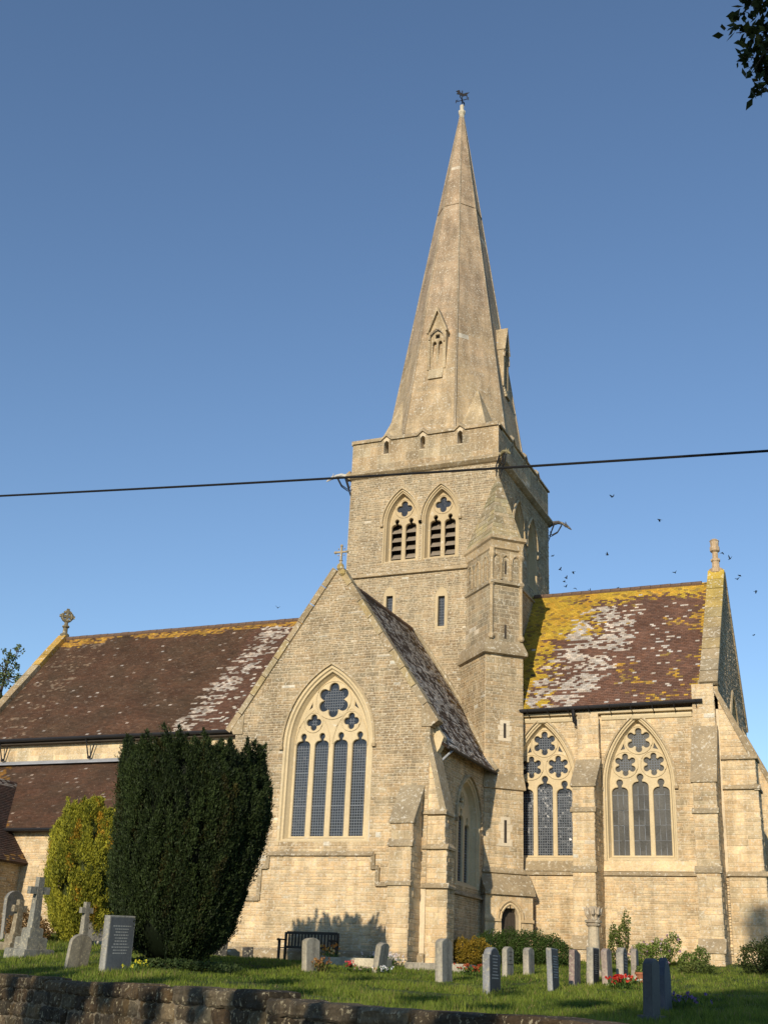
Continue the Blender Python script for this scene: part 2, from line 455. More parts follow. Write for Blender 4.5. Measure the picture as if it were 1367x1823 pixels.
def string(F, u0, u1, v, proj=.09, hgt=.13, col=WEATH, acc=None, ends=True):
    """string course with a weathered top and a drip"""
    mould(acc, F, u0, u1, [(-.02, v), (proj, v+.02), (proj, v+.06), (.02, v+hgt+.04), (-.02, v+hgt+.04)], col)

def buttress(F, u0, u1, stages, colf_list, base=None, wcol=WEATH, left=True):
    """stages bottom to top: (v0, v1, projection); slope between v1 of one and v0 of the next; last slope ends at (v_end, 0)"""
    prof = []
    for v0, v1, d in stages[:-1] if stages[-1][2] == 0 else stages: prof += [(d, v0), (d, v1)]
    vend = stages[-1][0]
    poly = [(-.1, stages[0][0])]+prof+[(-.1, vend)]
    acc = Acc(); mould(acc, F, u0, u1, poly, (.5, .42, .3))
    b = part('buttress', acc, 'mortar')
    FR = Frame(F.p(u1, 0, 0), -F.N, F.V); FL = Frame(F.p(u0, 0, 0), F.N, F.V)
    real = stages[:-1] if stages[-1][2] == 0 else stages
    for i, (v0, v1, d) in enumerate(real):
        cf = colf_list[min(i, len(colf_list)-1)]
        Ff = Frame(F.p(0, 0, d), F.U, F.V)
        masonry(b, Ff, [[(u0, v0), (u1, v0), (u1, v1), (u0, v1)]], cf, ch=(.11, .19), ln=(.22, .5))
    side = [(0, stages[0][0])]+prof+[(0, vend)]
    masonry(b, FR, [[(-d, v) for d, v in side][::-1]], colf_list[0], ch=(.12, .2), ln=(.25, .5))
    if left: masonry(b, FL, [[(d, v) for d, v in side]], colf_list[0], ch=(.12, .2), ln=(.25, .5))
    for i, (v0, v1, d) in enumerate(real):
        nv, nd = (stages[i+1][0], stages[i+1][2]) if i+1 < len(stages) else (v1+.3, d)
        if i+1 >= len(stages): continue
        w_ = Acc(); o = .07
        mould(w_, F, u0-o, u1+o, [(d-.12, v1-.03), (d+o, v1-.02), (d+o, v1+.06), (nd-.0, nv+.06), (nd-.15, nv), ], jit(wcol, .08))
        w_.build('weathering', 'weathered_stone', b)
    return b

def coping(F, p0, p1, th, d0, d1, n, col, name='coping_stone', mat='weathered_stone', par=None):
    """raking coping from p0 to p1 cut into n stones"""
    dx, dy = p1[0]-p0[0], p1[1]-p0[1]; L = math.hypot(dx, dy); nx, ny = -dy/L, dx/L
    if ny < 0: nx, ny = -nx, -ny
    for i in range(n):
        a, b = i/n+.002, (i+1)/n-.002; q0 = (p0[0]+dx*a, p0[1]+dy*a); q1 = (p0[0]+dx*b, p0[1]+dy*b)
        t = th*random.uniform(.94, 1.06); ac = Acc()
        poly = [q0, q1, (q1[0]+nx*t, q1[1]+ny*t), (q0[0]+nx*t, q0[1]+ny*t)]
        c = col((q0[0]+q1[0])/2, (q0[1]+q1[1])/2) if callable(col) else col
        prism(ac, F, poly if (dx*ny-dy*nx) > 0 else poly[::-1], d0, d1, jit(c, .1))
        ac.build(name, mat, par or church)

T = -7.546; YC = -.315; XE = 8.62; DT = 8.08
YEL = (.50, .36, .05); ORA = (.50, .30, .045)

# ---------------------------------------------------------------- transept
F = FS(T); xm = -3.72
tri = [(-1.10, 8.22), (-.93, 8.44), (-.90, 8.62)]
hole = window(F, -3.73, 3.96, 1.42, 7.08, 2.47,
              [(-1.09, .288, 7.10), (-.365, .288, 7.10), (.365, .288, 7.10), (1.09, .288, 7.10)],
              [(0, 8.70, 6, .42, .43, .205), (-.73, 7.92, 4, .12, .17, .135), (.73, 7.92, 4, .12, .17, .135)], [[(-1.07, 8.26), (-.80, 8.46), (-.79, 8.74)]],
              subs=[(-.73, .67, 7.15, 1.22), (.73, .67, 7.15, 1.22)], label='tall four-light pointed window with a big six-lobed rose')
low = 3.36
gable = [(-7.43, -.4), (.06, -.4), (.06, 7.92), (xm, 13.5), (-7.43, 7.92)]
steps_l = [(-7.43, -.4), (-.15, -.4), (-.15, 2.40), (-1.62, 2.40), (-1.62, 2.93), (-1.80, 2.93), (-1.80, 3.36), (-5.69, 3.36), (-5.69, 2.92), (-5.95, 2.92), (-5.95, 1.88), (-7.43, 1.88)]
upper = [(-7.43, 1.88), (-5.95, 1.88), (-5.95, 2.92), (-5.69, 2.92), (-5.69, 3.36), (-1.80, 3.36), (-1.80, 2.93), (-1.62, 2.93), (-1.62, 2.40), (.06, 2.40), (.06, 7.92), (xm, 13.5), (-7.43, 7.92)]
tw = wall('transept_wall', F, [gable, hole], col_low, stones=False)
FL_ = FS(T-.03)
def col_tr(q):
    t = (q.z-4.2)/3.2
    return spot(lerp(lerp(CREAM, TAN, .5), lerp(TAN, GREY, .35+.5*fbm(q.x*.6, q.z*.6)), t+.35*fbm(q.x*.5+3, q.z*.5)), .045+.05*(q.z > 10))
masonry(tw, F, [upper, hole], col_tr)
masonry(tw, FL_, [steps_l], col_low)
lowa = Acc(); prism(lowa, F, steps_l, -.02, .03, (.5, .42, .3)); part('transept_plinth', lowa, 'mortar')
pl = Acc(); box(pl, F, -7.5, .1, -.5, .28, 0, .14, lerp(TAN, GREY, .5)); mould(pl, F, -7.5, .1, [(.03, .28), (.14, .28), (.04, .36), (.03, .36)], WEATH); part('plinth', pl, 'weathered_stone')
st = Acc()
string(F, -5.70, -1.79, 3.30, acc=st, proj=.13); string(F, -1.83, -1.60, 2.87, acc=st, proj=.13); string(F, -1.65, -1.0, 2.34, acc=st, proj=.13)
string(F, -5.97, -5.68, 2.86, acc=st, proj=.13); string(F, -7.43, -5.94, 1.82, acc=st, proj=.13)
for u, a, b in ((-1.79, 2.9, 3.38), (-1.61, 2.37, 2.95), (-5.70, 2.9, 3.38), (-5.96, 1.85, 2.95)): box(st, F, u-.07, u+.07, a, b, 0, .10, WEATH)
part('string_course', st, 'weathered_stone')
# buttresses at the outer corner
buttress(FS(T), -.85, -.12, [(-.4, 2.34, .98), (2.42, 3.55, .92), (3.72, 4.28, .84), (5.55, 5.55, 0)], [col_low, col_mid, col_mid])
FB2 = Frame((.06, T+.0, 0), (0, 1, 0), Z)       # projects east from the east wall
buttress(FB2, .04, .72, [(-.4, 2.34, .72), (2.42, 3.55, .68), (3.72, 4.65, .60), (7.2, 7.2, 0)], [col_low, col_mid, col_mid])
# gable copings and kneelers
ckl = lambda u, v: lerp(WEATH, YEL, .0 if v < 9 else .25*random.random())
coping(F, (.22, 7.60), (xm, 13.47), .22, -.42, .07, 9, ckl)
coping(F, (xm, 13.47), (-7.66, 7.60), .22, -.42, .07, 9, ckl)
for sx, u in ((1, .06), (-1, -7.43)):
    k = Acc(); prism(k, F, [(u-.3*sx, 7.55), (u+.08*sx, 7.55), (u+.2*sx, 7.75), (u-.3*sx, 8.3)][::sx], -.42, .05, WEATH); part('kneeler', k, 'weathered_stone')
# transept east wall with its window
FTE = FE(.06)
hole = window(FTE, -3.45, 2.85, 1.05, 4.95, 1.3, [(-.68, .27, 4.75), (0, .27, 5.0), (.68, .27, 4.75)], [(0, 5.70, 6, .13, .17, .085)], [], steps=.26)
wall('transept_wall', FTE, [[(T+.02, -.4), (0, -.4), (0, 7.6), (T+.02, 7.6)], hole], col_mid)
sl = Acc(); string(FTE, T+.8, -1.5, 2.34, acc=sl, proj=.13); part('string_course', sl, 'weathered_stone')
wall('transept_wall', FW(-7.43), [[(0, -.4), (-T-.02, -.4), (-T-.02, 7.6), (0, 7.6)]], col_mid)

def roof_slab(name, F, loops, mat='clay_tile', col=(.06, .04, .03), th=.10):
    return plate(name, F, loops, -.005, th, mat, church, col)
# transept roof
V_ = Vector((-4.13, 0, 6.25)); LT = V_.length
FR_ = Frame((.41, 0, 7.05), (0, 1, 0), V_)
te = roof_slab('transept_roof', FR_, [[(T+.4, 0), (.3, 0), (.3, LT), (T+.4, LT)]])
def c_tr(u, v):
    t = v/LT; a = fbm(u*1.1, v*.45, 3); b = fbm(u*3.5, v*2.0, 8)
    if b+.45*a > -.15 and random.random() < .8: return lerp((.64, .60, .55), (.34, .31, .28), random.random())  # lichen-pale tiles, lightened further to paint sun caught on tile ends
    edge = (u+.9-(1-t)*0)/1.0
    if u > -1.6+.9*a and random.random() < .55: return lerp((.26, .17, .04), (.12, .07, .045), random.random())
    return lerp((.085, .058, .05), (.15, .12, .10), random.random())
tiles(te, FR_, [[(T+.42, 0), (.3, 0), (.3, LT), (T+.42, LT)]], c_tr)
FRW = Frame((-7.85, 0, 7.05), (0, -1, 0), Vector((4.13, 0, 6.25)))
tw2 = roof_slab('transept_roof', FRW, [[(0, 0), (-T-.4, 0), (-T-.4, LT), (0, LT)]])
rm = Acc(); lathe(rm, (0, 0, 0), [(.13, -.21), (.13, .21)], 8, (.13, .085, .06))
ridge_me = rm.mesh('ridge_tile', 'clay_tile'); ridge_me.transform(Matrix.Rotation(math.pi/2, 4, 'Y'))
def ridge(parent, p0, p1, colr=None, step=.43):
    p0, p1 = Vector(p0), Vector(p1); n = int((p1-p0).length/step); d = (p1-p0).normalized(); rz = math.atan2(d.y, d.x)
    for i in range(n):
        me = ridge_me
        o = bpy.data.objects.new('ridge_tile', me); o.location = p0+d*(i+.5)*step+Vector((0, 0, random.uniform(-.008, .008))); o.rotation_euler = (0, random.uniform(-.02, .02), rz)
        reg(o, parent)
ridge(te, (xm, T+.4, 13.26), (xm, .1, 13.26))
# stone fillet where the roof meets the tower
fl = Acc(); tube(fl, [FR_.p(-.04, LT+.1, .1), FR_.p(-.04, 3.2, .1), FR_.p(-1.0, 2.2, .1), FR_.p(-1.62, .9, .09), FR_.p(-1.5, 0, .1)], .09, 6, (.34, .28, .18)); part('roof_fillet', fl, 'weathered_stone')
gt = Acc(); tube(gt, [(.46, T+.75, 6.98), (.46, -1.35, 6.98)], .055, 7); part('gutter', gt, 'iron')
gp = Acc(); tube(gp, [(.44, T+1.2, 6.93), (.40, T+1.0, 6.80), (.2, T+.85, 6.55), (.16, T+.75, 6.45)], .04, 7); part('drainpipe', gp, 'lead_sheet')
kn = Acc(); prism(kn, FS(T+.4), [(.06, 6.55), (.30, 6.9), (.42, 7.25), (.10, 7.75), (.06, 7.6)], -.3, .02, PALE); part('kneeler', kn, 'dressed_stone')
# cross on the gable
def gable_cross(c, s, rz=0.0, col=PALE, wheel=False):
    a = Acc(); Fc = Frame(c, (math.cos(rz), math.sin(rz), 0), Z)
    lathe(a, c, [(.20*s, -.1*s), (.2*s, .05*s), (.10*s, .12*s), (.09*s, .28*s), (.14*s, .31*s), (.09*s, .36*s)], 8, col)
    if wheel:
        ring = [(.42*s*math.cos(t), .85*s+.42*s*math.sin(t)) for t in np.linspace(0, 2*math.pi, 17)]
        tube(a, [Fc.p(u, v) for u, v in ring], .085*s, 6, col, False)
        box(a, Fc, -.09*s, .09*s, .3*s, 1.42*s, -.09*s, .09*s, col); box(a, Fc, -.55*s, .55*s, .77*s, .95*s, -.08*s, .08*s, col)
        for k in range(4):
            an = math.pi/2*k; lathe(a, Fc.p(.5*s*math.cos(an), .85*s+.5*s*math.sin(an)), [(.03*s, -.12*s), (.13*s, -.06*s), (.13*s, .06*s), (.03*s, .12*s)], 7, col)
    else:
        box(a, Fc, -.055*s, .055*s, .3*s, 1.3*s, -.055*s, .055*s, col); box(a, Fc, -.42*s, .42*s, .84*s, .95*s, -.05*s, .05*s, col)
        for u, v in ((-.42, .895), (.42, .895), (0, 1.32)): lathe(a, Fc.p(u*s, v*s), [(.03*s, -.10*s), (.10*s, -.03*s), (.10*s, .03*s), (.03*s, .10*s)], 7, col)
        for u, v in ((-.2, 1.12), (.2, 1.12), (-.2, .68), (.2, .68)): lathe(a, Fc.p(u*s, v*s), [(.02*s, -.05*s), (.05*s, 0), (.02*s, .05*s)], 6, col)
    return part('gable_cross', a, 'weathered_stone')
gable_cross((xm+.02, T+.15, 13.72), .58, col=lerp(WEATH, PALE, .15))
sc_ = Acc()
for k, (du, dz) in enumerate(((.1, -.05), (.22, -.28))): lathe(sc_, (xm+du, T-.02, 13.62+dz), [(.03, -.16), (.14, -.05), (.14, .06), (.04, .14)], 8, lerp(WEATH, YEL, .4))
part('gable_scroll', sc_, 'weathered_stone')

# ---------------------------------------------------------------- tower
WT = 7.0; ZP = 22.40; ZB = 20.75; ZS = 15.85
def belfry(F, cu, lab=None):
    return window(F, cu, 16.62, .66, 18.30, 1.32, [(-.335, .265, 18.18), (.335, .265, 18.18)], [(0, 19.05, 4, .14, .215, .165)], [],
                  steps=.20, rec=.30, louvres=1, tcol=lerp(TAN, PALE, .55), sill=.2, leads=False, label=lab)
def loops_par(L, cs):
    """parapet outline from ZB up with three little gablets, and the loop openings"""
    top = [(0, ZP)]
    for c in cs: top += [(c-.26, ZP), (c, ZP+.22), (c+.26, ZP)]
    top += [(L, ZP)]
    loops = [arch(.12, -.06, 22.22, 21.74, c, 5) for c in cs]
    return top, loops
FT = FS(0)
h1 = belfry(FT, -4.44, 'left louvred belfry window with quatrefoil'); h2 = belfry(FT, -2.61, 'right louvred belfry window with quatrefoil')
def lancet(F, cu, vb, vt, a=.15):
    acc = Acc(); xc = a-(a*a+.3*.3)/(2*a); vs = vt-.3; o = arch(a+.13, xc, vs, vb-.12, cu, 6); i_ = [(u, min(v, vs+.02+.0005*k)) for k, (u, v) in enumerate(arch(a, xc, vs, vb, cu, 6))]; n = len(o)
    V = [F.p(*q, .016) for q in o]+[F.p(*q, .016) for q in i_]+[F.p(*q, -.16) for q in i_]
    acc.add(V, [(k*n+j, k*n+(j+1) % n, (k+1)*n+(j+1) % n, (k+1)*n+j) for k in (0, 1) for j in range(n)], lerp(TAN, PALE, .6))
    win = part('window', acc, 'dressed_stone'); g = Acc(); g.add([F.p(*q, -.15) for q in i_], [tuple(range(n))]); g.build('pane', 'window_glass', win)
    ld = Acc()
    for k in range(1, 4): u = cu-a+2*a*k/4; ld.add([F.p(u-.006, vb, -.14), F.p(u+.006, vb, -.14), F.p(u+.006, vs, -.14), F.p(u-.006, vs, -.14)], [(0, 1, 2, 3)])
    v = vb+.1
    while v < vs: ld.add([F.p(cu-a, v-.006, -.14), F.p(cu+a, v-.006, -.14), F.p(cu+a, v+.006, -.14), F.p(cu-a, v+.006, -.14)], [(0, 1, 2, 3)]); v += .12
    ld.build('leading', 'lead_came', win, kind='stuff')
    return o
h3 = lancet(FT, -4.85, 14.0, 15.2); h4 = lancet(FT, -2.47, 13.4, 15.0)
cs = [-5.33, -3.56, -1.79]
top, lps = loops_par(WT, [c+WT for c in cs]); lps = [[(u-WT, v) for u, v in lp] for lp in lps]
outl = [(-WT, 6), (0, 6)]+[(u-WT, v) for u, v in reversed(top)]
tS = wall('tower_wall', FT, [outl, h1, h2, h3, h4]+lps, col_tower, stones=False, thick=.5)
masonry(tS, FT, [[(-WT, 6.5), (0, 6.5), (0, ZB), (-WT, ZB)], h1, h2, h3, h4], col_tower)
masonry(tS, FT, [[(-WT, ZB), (0, ZB)]+[(u-WT, v) for u, v in reversed(top)]]+lps, lambda q: lerp(col_tower(q), CREAM, .18), ch=(.22, .30), ln=(.35, .7), proud=(.002, .008), joint=.004)
FTE2 = FE(0)
e1 = belfry(FTE2, 2.9); e2 = belfry(FTE2, 5.1)
ecs = [2.1, 4.06, 6.1]; topE, lpE = loops_par(DT, ecs); topW = [(min(max(u, .02), DT-.02), v) for u, v in topE]
tE = wall('tower_wall', FTE2, [[(.02, 6), (DT-.02, 6)]+[(u, v) for u, v in reversed(topW)], e1, e2]+lpE, col_tower, stones=False, thick=.5)
masonry(tE, FTE2, [[(0, 15.2), (DT, 15.2), (DT, ZB), (0, ZB)], e1, e2], col_tower)
masonry(tE, FTE2, [[(0, ZB), (DT, ZB)]+[(u, v) for u, v in reversed(topE)]]+lpE, col_tower, ch=(.22, .30), ln=(.35, .7), proud=(.002, .008), joint=.004)
wall('tower_wall', FW(-WT), [[(-DT+.02, 6), (-.02, 6), (-.02, ZP), (-DT+.02, ZP)]], col_tower, stones=False, thick=.5)
wall('tower_wall', FN(DT), [[(.52, 6), (WT-.52, 6), (WT-.52, ZP), (.52, ZP)]], col_tower, stones=False, thick=.5)
# the stage below the string is thicker on the east
FTL = FE(.45)
lo = Acc(); mould(lo, FE(0), .3, DT, [(-.05, 6), (.45, 6), (.45, 15.35), (.02, 15.95), (-.05, 15.95)], (.4, .33, .22)); lw = part('tower_wall', lo, 'mortar')
masonry(lw, FTL, [[(.3, 9), (DT, 9), (DT, 15.35), (.3, 15.35)]], col_tower)
st = Acc(); string(FT, -WT-.1, -1.3, ZS-.02, acc=st, proj=.13, hgt=.18, col=lerp(WEATH, TAN, .6)); string(FW(-WT), -DT, .1, ZS-.02, acc=st, proj=.13, hgt=.18)
mould(st, FE(0), .3, DT+.05, [(.40, 15.30), (.52, 15.32), (.52, 15.40), (.02, 16.02), (.0, 15.9)], lerp(WEATH, TAN, .5)); part('string_course', st, 'weathered_stone')
st = Acc(); prof = [(-.02, ZB-.16), (.10, ZB-.10), (.24, ZB+.02), (.24, ZB+.10), (.03, ZB+.26), (-.02, ZB+.26)]
mould(st, FT, -WT-.2, .2, prof, lerp(WEATH, TAN, .5)); mould(st, FTE2, -.2, DT+.2, [(d*.995, v+.002) for d, v in prof], lerp(WEATH, TAN, .5)); mould(st, FW(-WT), -DT, .2, [(d*.995, v+.001) for d, v in prof], TAN)
part('string_course', st, 'weathered_stone')
def parapet_coping(F, top, off, up=0.0):
    for (a, b) in zip(top[:-1], top[1:]):
        ac = Acc(); L = math.hypot(b[0]-a[0], b[1]-a[1]); nseg = max(1, round(L/.8))
        for i in range(nseg):
            q0 = (a[0]+(b[0]-a[0])*i/nseg+off, a[1]+(b[1]-a[1])*i/nseg); q1 = (a[0]+(b[0]-a[0])*(i+1)/nseg+off, a[1]+(b[1]-a[1])*(i+1)/nseg)
            ac = Acc(); V = []
            for q in (q0, q1):
                for d, dv in ((-.45, -.01), (.09, -.01), (.09, .07), (-.05, .22), (-.45, .22)): V.append(F.p(q[0], q[1]+dv+up, d))
            ac.add(V, [(4, 3, 2, 1, 0), (5, 6, 7, 8, 9)]+[(j, (j+1) % 5, (j+1) % 5+5, j+5) for j in range(5)], jit(lerp(WEATH, TAN, .5), .1))
            ac.build('coping_stone', 'weathered_stone', church)
parapet_coping(FT, top, -WT); parapet_coping(FTE2, [(max(u, .0), v) for u, v in topE], 0, .005)
pc = Acc(); box(pc, FW(-WT), -DT+.5, -.03, ZP-.006, ZP+.212, -.44, .086, WEATH); box(pc, FN(DT), .5, WT, ZP-.003, ZP+.208, -.44, .086, WEATH); part('coping', pc, 'weathered_stone')
deck = Acc(); box(deck, Frame((0, 0, 0), (1, 0, 0), (0, 1, 0)), -WT+.3, -.3, .3, DT-.3, 21.5, 21.6, (.2, .2, .2)); part('tower_deck', deck, 'lead_sheet')

# spire
AX, AY, CXs, CYs, ZA, Z0 = 3.08, 3.55, -3.5, 4.04, 44.2, 22.0
def octv(z, k):
    f = (ZA-z)/(ZA-22.4); a = R(22.5+45*k); return Vector((CXs+AX*f*math.cos(a)/math.cos(math.pi/8), CYs+AY*f*math.sin(a)/math.cos(math.pi/8), z))
sp = Acc(); V = [octv(Z0, k) for k in range(8)]+[Vector((CXs, CYs, ZA))]; sp.add(V, [(k, (k+1) % 8, 8) for k in range(8)], (.33, .265, .175))
spire = part('spire', sp, 'ashlar', sm='ashlar')
def col_sp(q):
    t = (q.z-22)/22; n = fbm(q.x*.5, q.z*.35, q.y*.5)
    c = lerp((.44, .335, .20), (.37, .275, .18), t*1.7+.5*n)
    if .3 < t < .62: c = lerp(c, (.325, .245, .168), .45+.4*n)
    return spot(c, .03)
for k in range(8):
    if k in (1, 2, 3): continue          # faces turned away from the lane keep the plain core
    a, b = octv(Z0, k), octv(Z0, (k+1) % 8); mid = (a+b)/2; Fs = Frame(mid, b-a, Vector((CXs, CYs, ZA))-mid); W2 = (b-a).length/2; H = (Vector((CXs, CYs, ZA))-mid).length
    masonry(spire, Fs, [[(-W2, 0), (W2, 0), (.0, H)]], col_sp, ch=(.20, .30), ln=(.35, .75), proud=(.001, .004), joint=.003, vr=(.2, H*.975), jt=.07)
for k in range(8):
    rb = Acc(); tube(rb, [octv(Z0, k), octv(43.7, k)], [.07, .025], 6, (.33, .265, .18)); part('spire_rib', rb, 'ashlar')
bd = Acc()
for z in (36.9,):
    vv = [octv(z, k) for k in range(8)]; c = Vector((CXs, CYs, z)); tube(bd, [c+(q-c)*1.02 for q in vv]+[c+(vv[0]-c)*1.02], .022, 5, (.36, .28, .185), False)
part('spire_band', bd, 'ashlar')
for sx, sy, k in ((1, -1, 6), (-1, -1, 5), (1, 1, 0), (-1, 1, 3)):
    br = Acc(); cx = CXs+sx*2.9; cy = CYs+sy*3.35
    ka, kb = {(1, -1): (6, 7), (-1, -1): (4, 5), (1, 1): (0, 1), (-1, 1): (2, 3)}[(sx, sy)]
    ap = (octv(25.4, ka)+octv(25.4, kb))/2; va, vb_ = octv(22.2, ka), octv(22.2, kb); c = Vector((cx, cy, 22.3))
    n = 6; V = []
    for i in range(n+1):
        t = i/n; cc = c.lerp(ap, t); cc -= (cc-((va.lerp(ap, t)+vb_.lerp(ap, t))/2))*.20*math.sin(math.pi*t)
        V += [va.lerp(ap, t), cc, vb_.lerp(ap, t)]
    fs = []
    for i in range(n): fs += [(i*3, i*3+1, i*3+4, i*3+3), (i*3+1, i*3+2, i*3+5, i*3+4)]
    br.add(V, fs, (.42, .33, .20)); part('spire_broach', br, 'ashlar')
# lucarnes
def lucarne(Fv, zc, sc=1.0):
    """Fv: frame at spire face, u across, v vertical, outward normal"""
    a = Acc(); col = (.40, .315, .195); k = .74*sc
    for s in (-1, 1): box(a, Fv, s*.44*k-.07, s*.44*k+.07, zc-2.2, zc-.15, -1.2, .12, col)
    roof = [(-.60*k, zc-.2), (-.5*k, zc-.25), (0, zc+.95), (.5*k, zc-.25), (.60*k, zc-.2), (0, zc+1.18)]
    prism(a, Fv, [roof[0], roof[1], roof[2], roof[5]], -1.5, .20, col); prism(a, Fv, [roof[2], roof[3], roof[4], roof[5]], -1.5, .20, col)
    lo_ = part('lucarne', a, 'ashlar')
    lights = [arch(.105, -.05, zc-.78, zc-2.05, s*.145, 5) for s in (-1, 1)]
    plate('tracery', Fv, [[(-.40*k, zc-2.2), (.40*k, zc-2.2), (.44*k, zc-.15), (0, zc+.88), (-.44*k, zc-.15)], foil_poly(0, zc-.40, 4, .05, .07, .075, 45, 40)]+lights, .03, .16, 'ashlar', lo_, col, bevel=.015)
    bk = Acc(); box(bk, Fv, -.30*sc, .30*sc, zc-2.2, zc+.3, -1.2, -.2, (.4, .38, .35)); bk.build('shutter', 'lead_sheet', lo_)
    for i in range(4):
        s_ = Acc(); box(s_, Fv, -.30*sc, .30*sc, zc-2.75+.14*i, zc-2.63+.14*i, -1.2, .26-.045*i, (.46, .38, .25)); s_.build('sill_course', 'ashlar', lo_)
    xc = .3-(.3**2+.42**2)/(2*.3); hd = Acc(); pts = arch(.38, xc-.08, zc-.60, zc-.78, 0, 7)[1:]; tube(hd, [Fv.p(u, v, .14) for u, v in pts], .045, 6, (.36, .28, .18), True); hd.build('hood_mould', 'ashlar', lo_)
fy = lambda z: CYs-AY*(ZA-z)/(ZA-22.4); fx = lambda z: CXs+AX*(ZA-z)/(ZA-22.4)
zl = 28.55
lucarne(Frame((CXs+.06, fy(zl-1.6)-.02, 0), (1, 0, 0), Z), zl, 1.2); lucarne(Frame((fx(zl-1.6)+.02, CYs, 0), (0, 1, 0), Z), zl)
# finial and weather vane
fn = Acc(); lathe(fn, (CXs, CYs, 0), [(.13, 43.2), (.14, 43.6), (.20, 43.75), (.20, 43.86), (.10, 43.95), (.12, 44.25), (.05, 44.32)], 8, (.55, .50, .38)); part('finial', fn, 'dressed_stone')
vn = Acc(); C0 = Vector((CXs, CYs, 44.3))
tube(vn, [C0, C0+Vector((0, 0, 1.0))], .028, 6)
for dx, dy in ((1, 0), (0, 1)):
    d = Vector((dx, dy, 0)); tube(vn, [C0+d*-.36+Vector((0, 0, .34)), C0+d*.36+Vector((0, 0, .34))], .022, 5)
    for s in (-1, 1):
        q = C0+d*.36*s+Vector((0, 0, .34)); tube(vn, [q+Vector((0, 0, -.09)), q+Vector((0, 0, .09))], .02, 5); tube(vn, [q+Vector((0, 0, .09)), q-d*.12*s+Vector((0, 0, .09))], .02, 5)
FV = Frame(C0+Vector((0, 0, .0)), (.85, .5, 0), Z)
prism(vn, FV, [(-.32, .72), (-.12, .70), (.02, .60), (.18, .68), (.30, .62), (.26, .78), (.40, .95), (.20, .88), (.06, .80), (-.10, .86), (-.16, 1.02), (-.26, .98), (-.36, .90), (-.26, .86)], -.012, .012, (.02, .02, .02))
part('weather_vane', vn, 'iron')
# gargoyles at the string below the parapet
def gargoyle(c, d, col, up=.1):
    c = Vector(c); d = Vector((*d, 0)).normalized()*.8; a = Acc(); s = d.cross(Vector((0, 0, 1)))
    zz = Vector((0, 0, 1))
    tube(a, [c-d*.3, c+d*.15+zz*.02, c+d*.55+zz*up, c+d*.85+zz*(up*.4), c+d*1.05-zz*.12], [.12, .12, .09, .065, .05], 7, col)
    tube(a, [c+d*1.0-zz*.02, c+d*1.22-zz*.17, c+d*1.36-zz*.26], [.075, .055, .02], 6, col)
    for e in (-1, 1): tube(a, [c+d*1.02+s*.05*e+zz*.02, c+d*.98+s*.09*e+zz*.14], [.03, .008], 5, col)
    g = part('gargoyle', a, 'weathered_stone')
    for e in (-1, 1):
        l = Acc(); tube(l, [c+d*.75+s*.05*e-zz*.05, c+d*.5+s*.10*e-zz*.42, c+d*.12+s*.12*e-zz*.62, c-d*.02+s*.3*e-zz*.5], [.035, .028, .022, .02], 5, (.12, .10, .08)); l.build('claw', 'iron', g)
        wg = Acc(); tube(wg, [c+d*.3+s*.1*e, c+d*.1+s*.2*e-zz*.45, c-d*.05+s*.12*e-zz*.9], [.04, .03, .01], 5, (.14, .12, .1)); wg.build('tail', 'iron', g)
gargoyle((-WT-.02, -.02, ZB), (-1, -.5), (.55, .53, .48)); gargoyle((.02, -.02, ZB+.05), (1, -1), (.22, .19, .10)); gargoyle((.05, DT+.02, ZB), (1, .45), (.10, .09, .08)); gargoyle((-WT, DT, ZB), (-1, 1), (.25, .2, .14))

# ---------------------------------------------------------------- stair turret
PL = [(-1.60, .05), (.09, -1.76), (1.29, -.70), (.43, .62)]         # lower stage plan
PU = [(-1.41, .05), (.27, -1.62), (1.22, -.75), (.0, .55)]         # upper stage plan
def scale_plan(P, k):
    c = (sum(q[0] for q in P[1:3])/2-.5, sum(q[1] for q in P[1:3])/2+.6)
    return [(c[0]+(q[0]-c[0])*k, c[1]+(q[1]-c[1])*k) for q in P]
def plan_prism(acc, P0, z0, P1, z1, col):
    n = len(P0); V = [(*q, z0) for q in P0]+[(*q, z1) for q in P1]
    acc.add(V, [(i, (i+1) % n, (i+1) % n+n, i+n) for i in range(n)]+[tuple(range(n, 2*n)), tuple(range(n-1, -1, -1))], col)
tl = Acc(); plan_prism(tl, PL, -.3, PL, 11.72, (.45, .37, .25)); tu = Acc(); plan_prism(tu, PU, 11.5, PU, 16.2, (.4, .33, .22))
tlo = part('turret_wall', tl, 'mortar'); tup = part('turret_wall', tu, 'mortar', sm='ashlar')
def col_tur(q):
    t = (q.z-3)/7; return spot(lerp(lerp(CREAM, TAN, .15), lerp(TAN, CREAM, .2), t+.4*fbm(q.x, q.z*.6)), .03)
Fsw, Lsw = FQ(PL[0], PL[1]); Fse, Lse = FQ(PL[1], PL[2]); Fne, Lne = FQ(PL[2], PL[3])
def slit(F, u, v0, v1, par, hw=.055, dress=True):
    a = Acc()
    if dress:
        for i in range(4):
            v = v0-.12+(v1-v0+.24)*i/4; w_ = .20 if i % 2 else .28
            box(a, F, u-w_, u+w_, v+.004, v+(v1-v0+.24)/4-.004, 0, .024, jit((.66, .57, .42), .06))
    else: box(a, F, u-.01, u+.01, v0, v1, 0, .005, TAN)
    o = a.build('slit_dressing', 'dressed_stone', par); g = Acc()
    box(g, F, u-hw, u+hw, v0, v1, .0, .0265, (.01, .01, .01)); g.build('slit_shade', 'dark_wood', par)  # no hollow is cut; its shade is painted as a dark slab
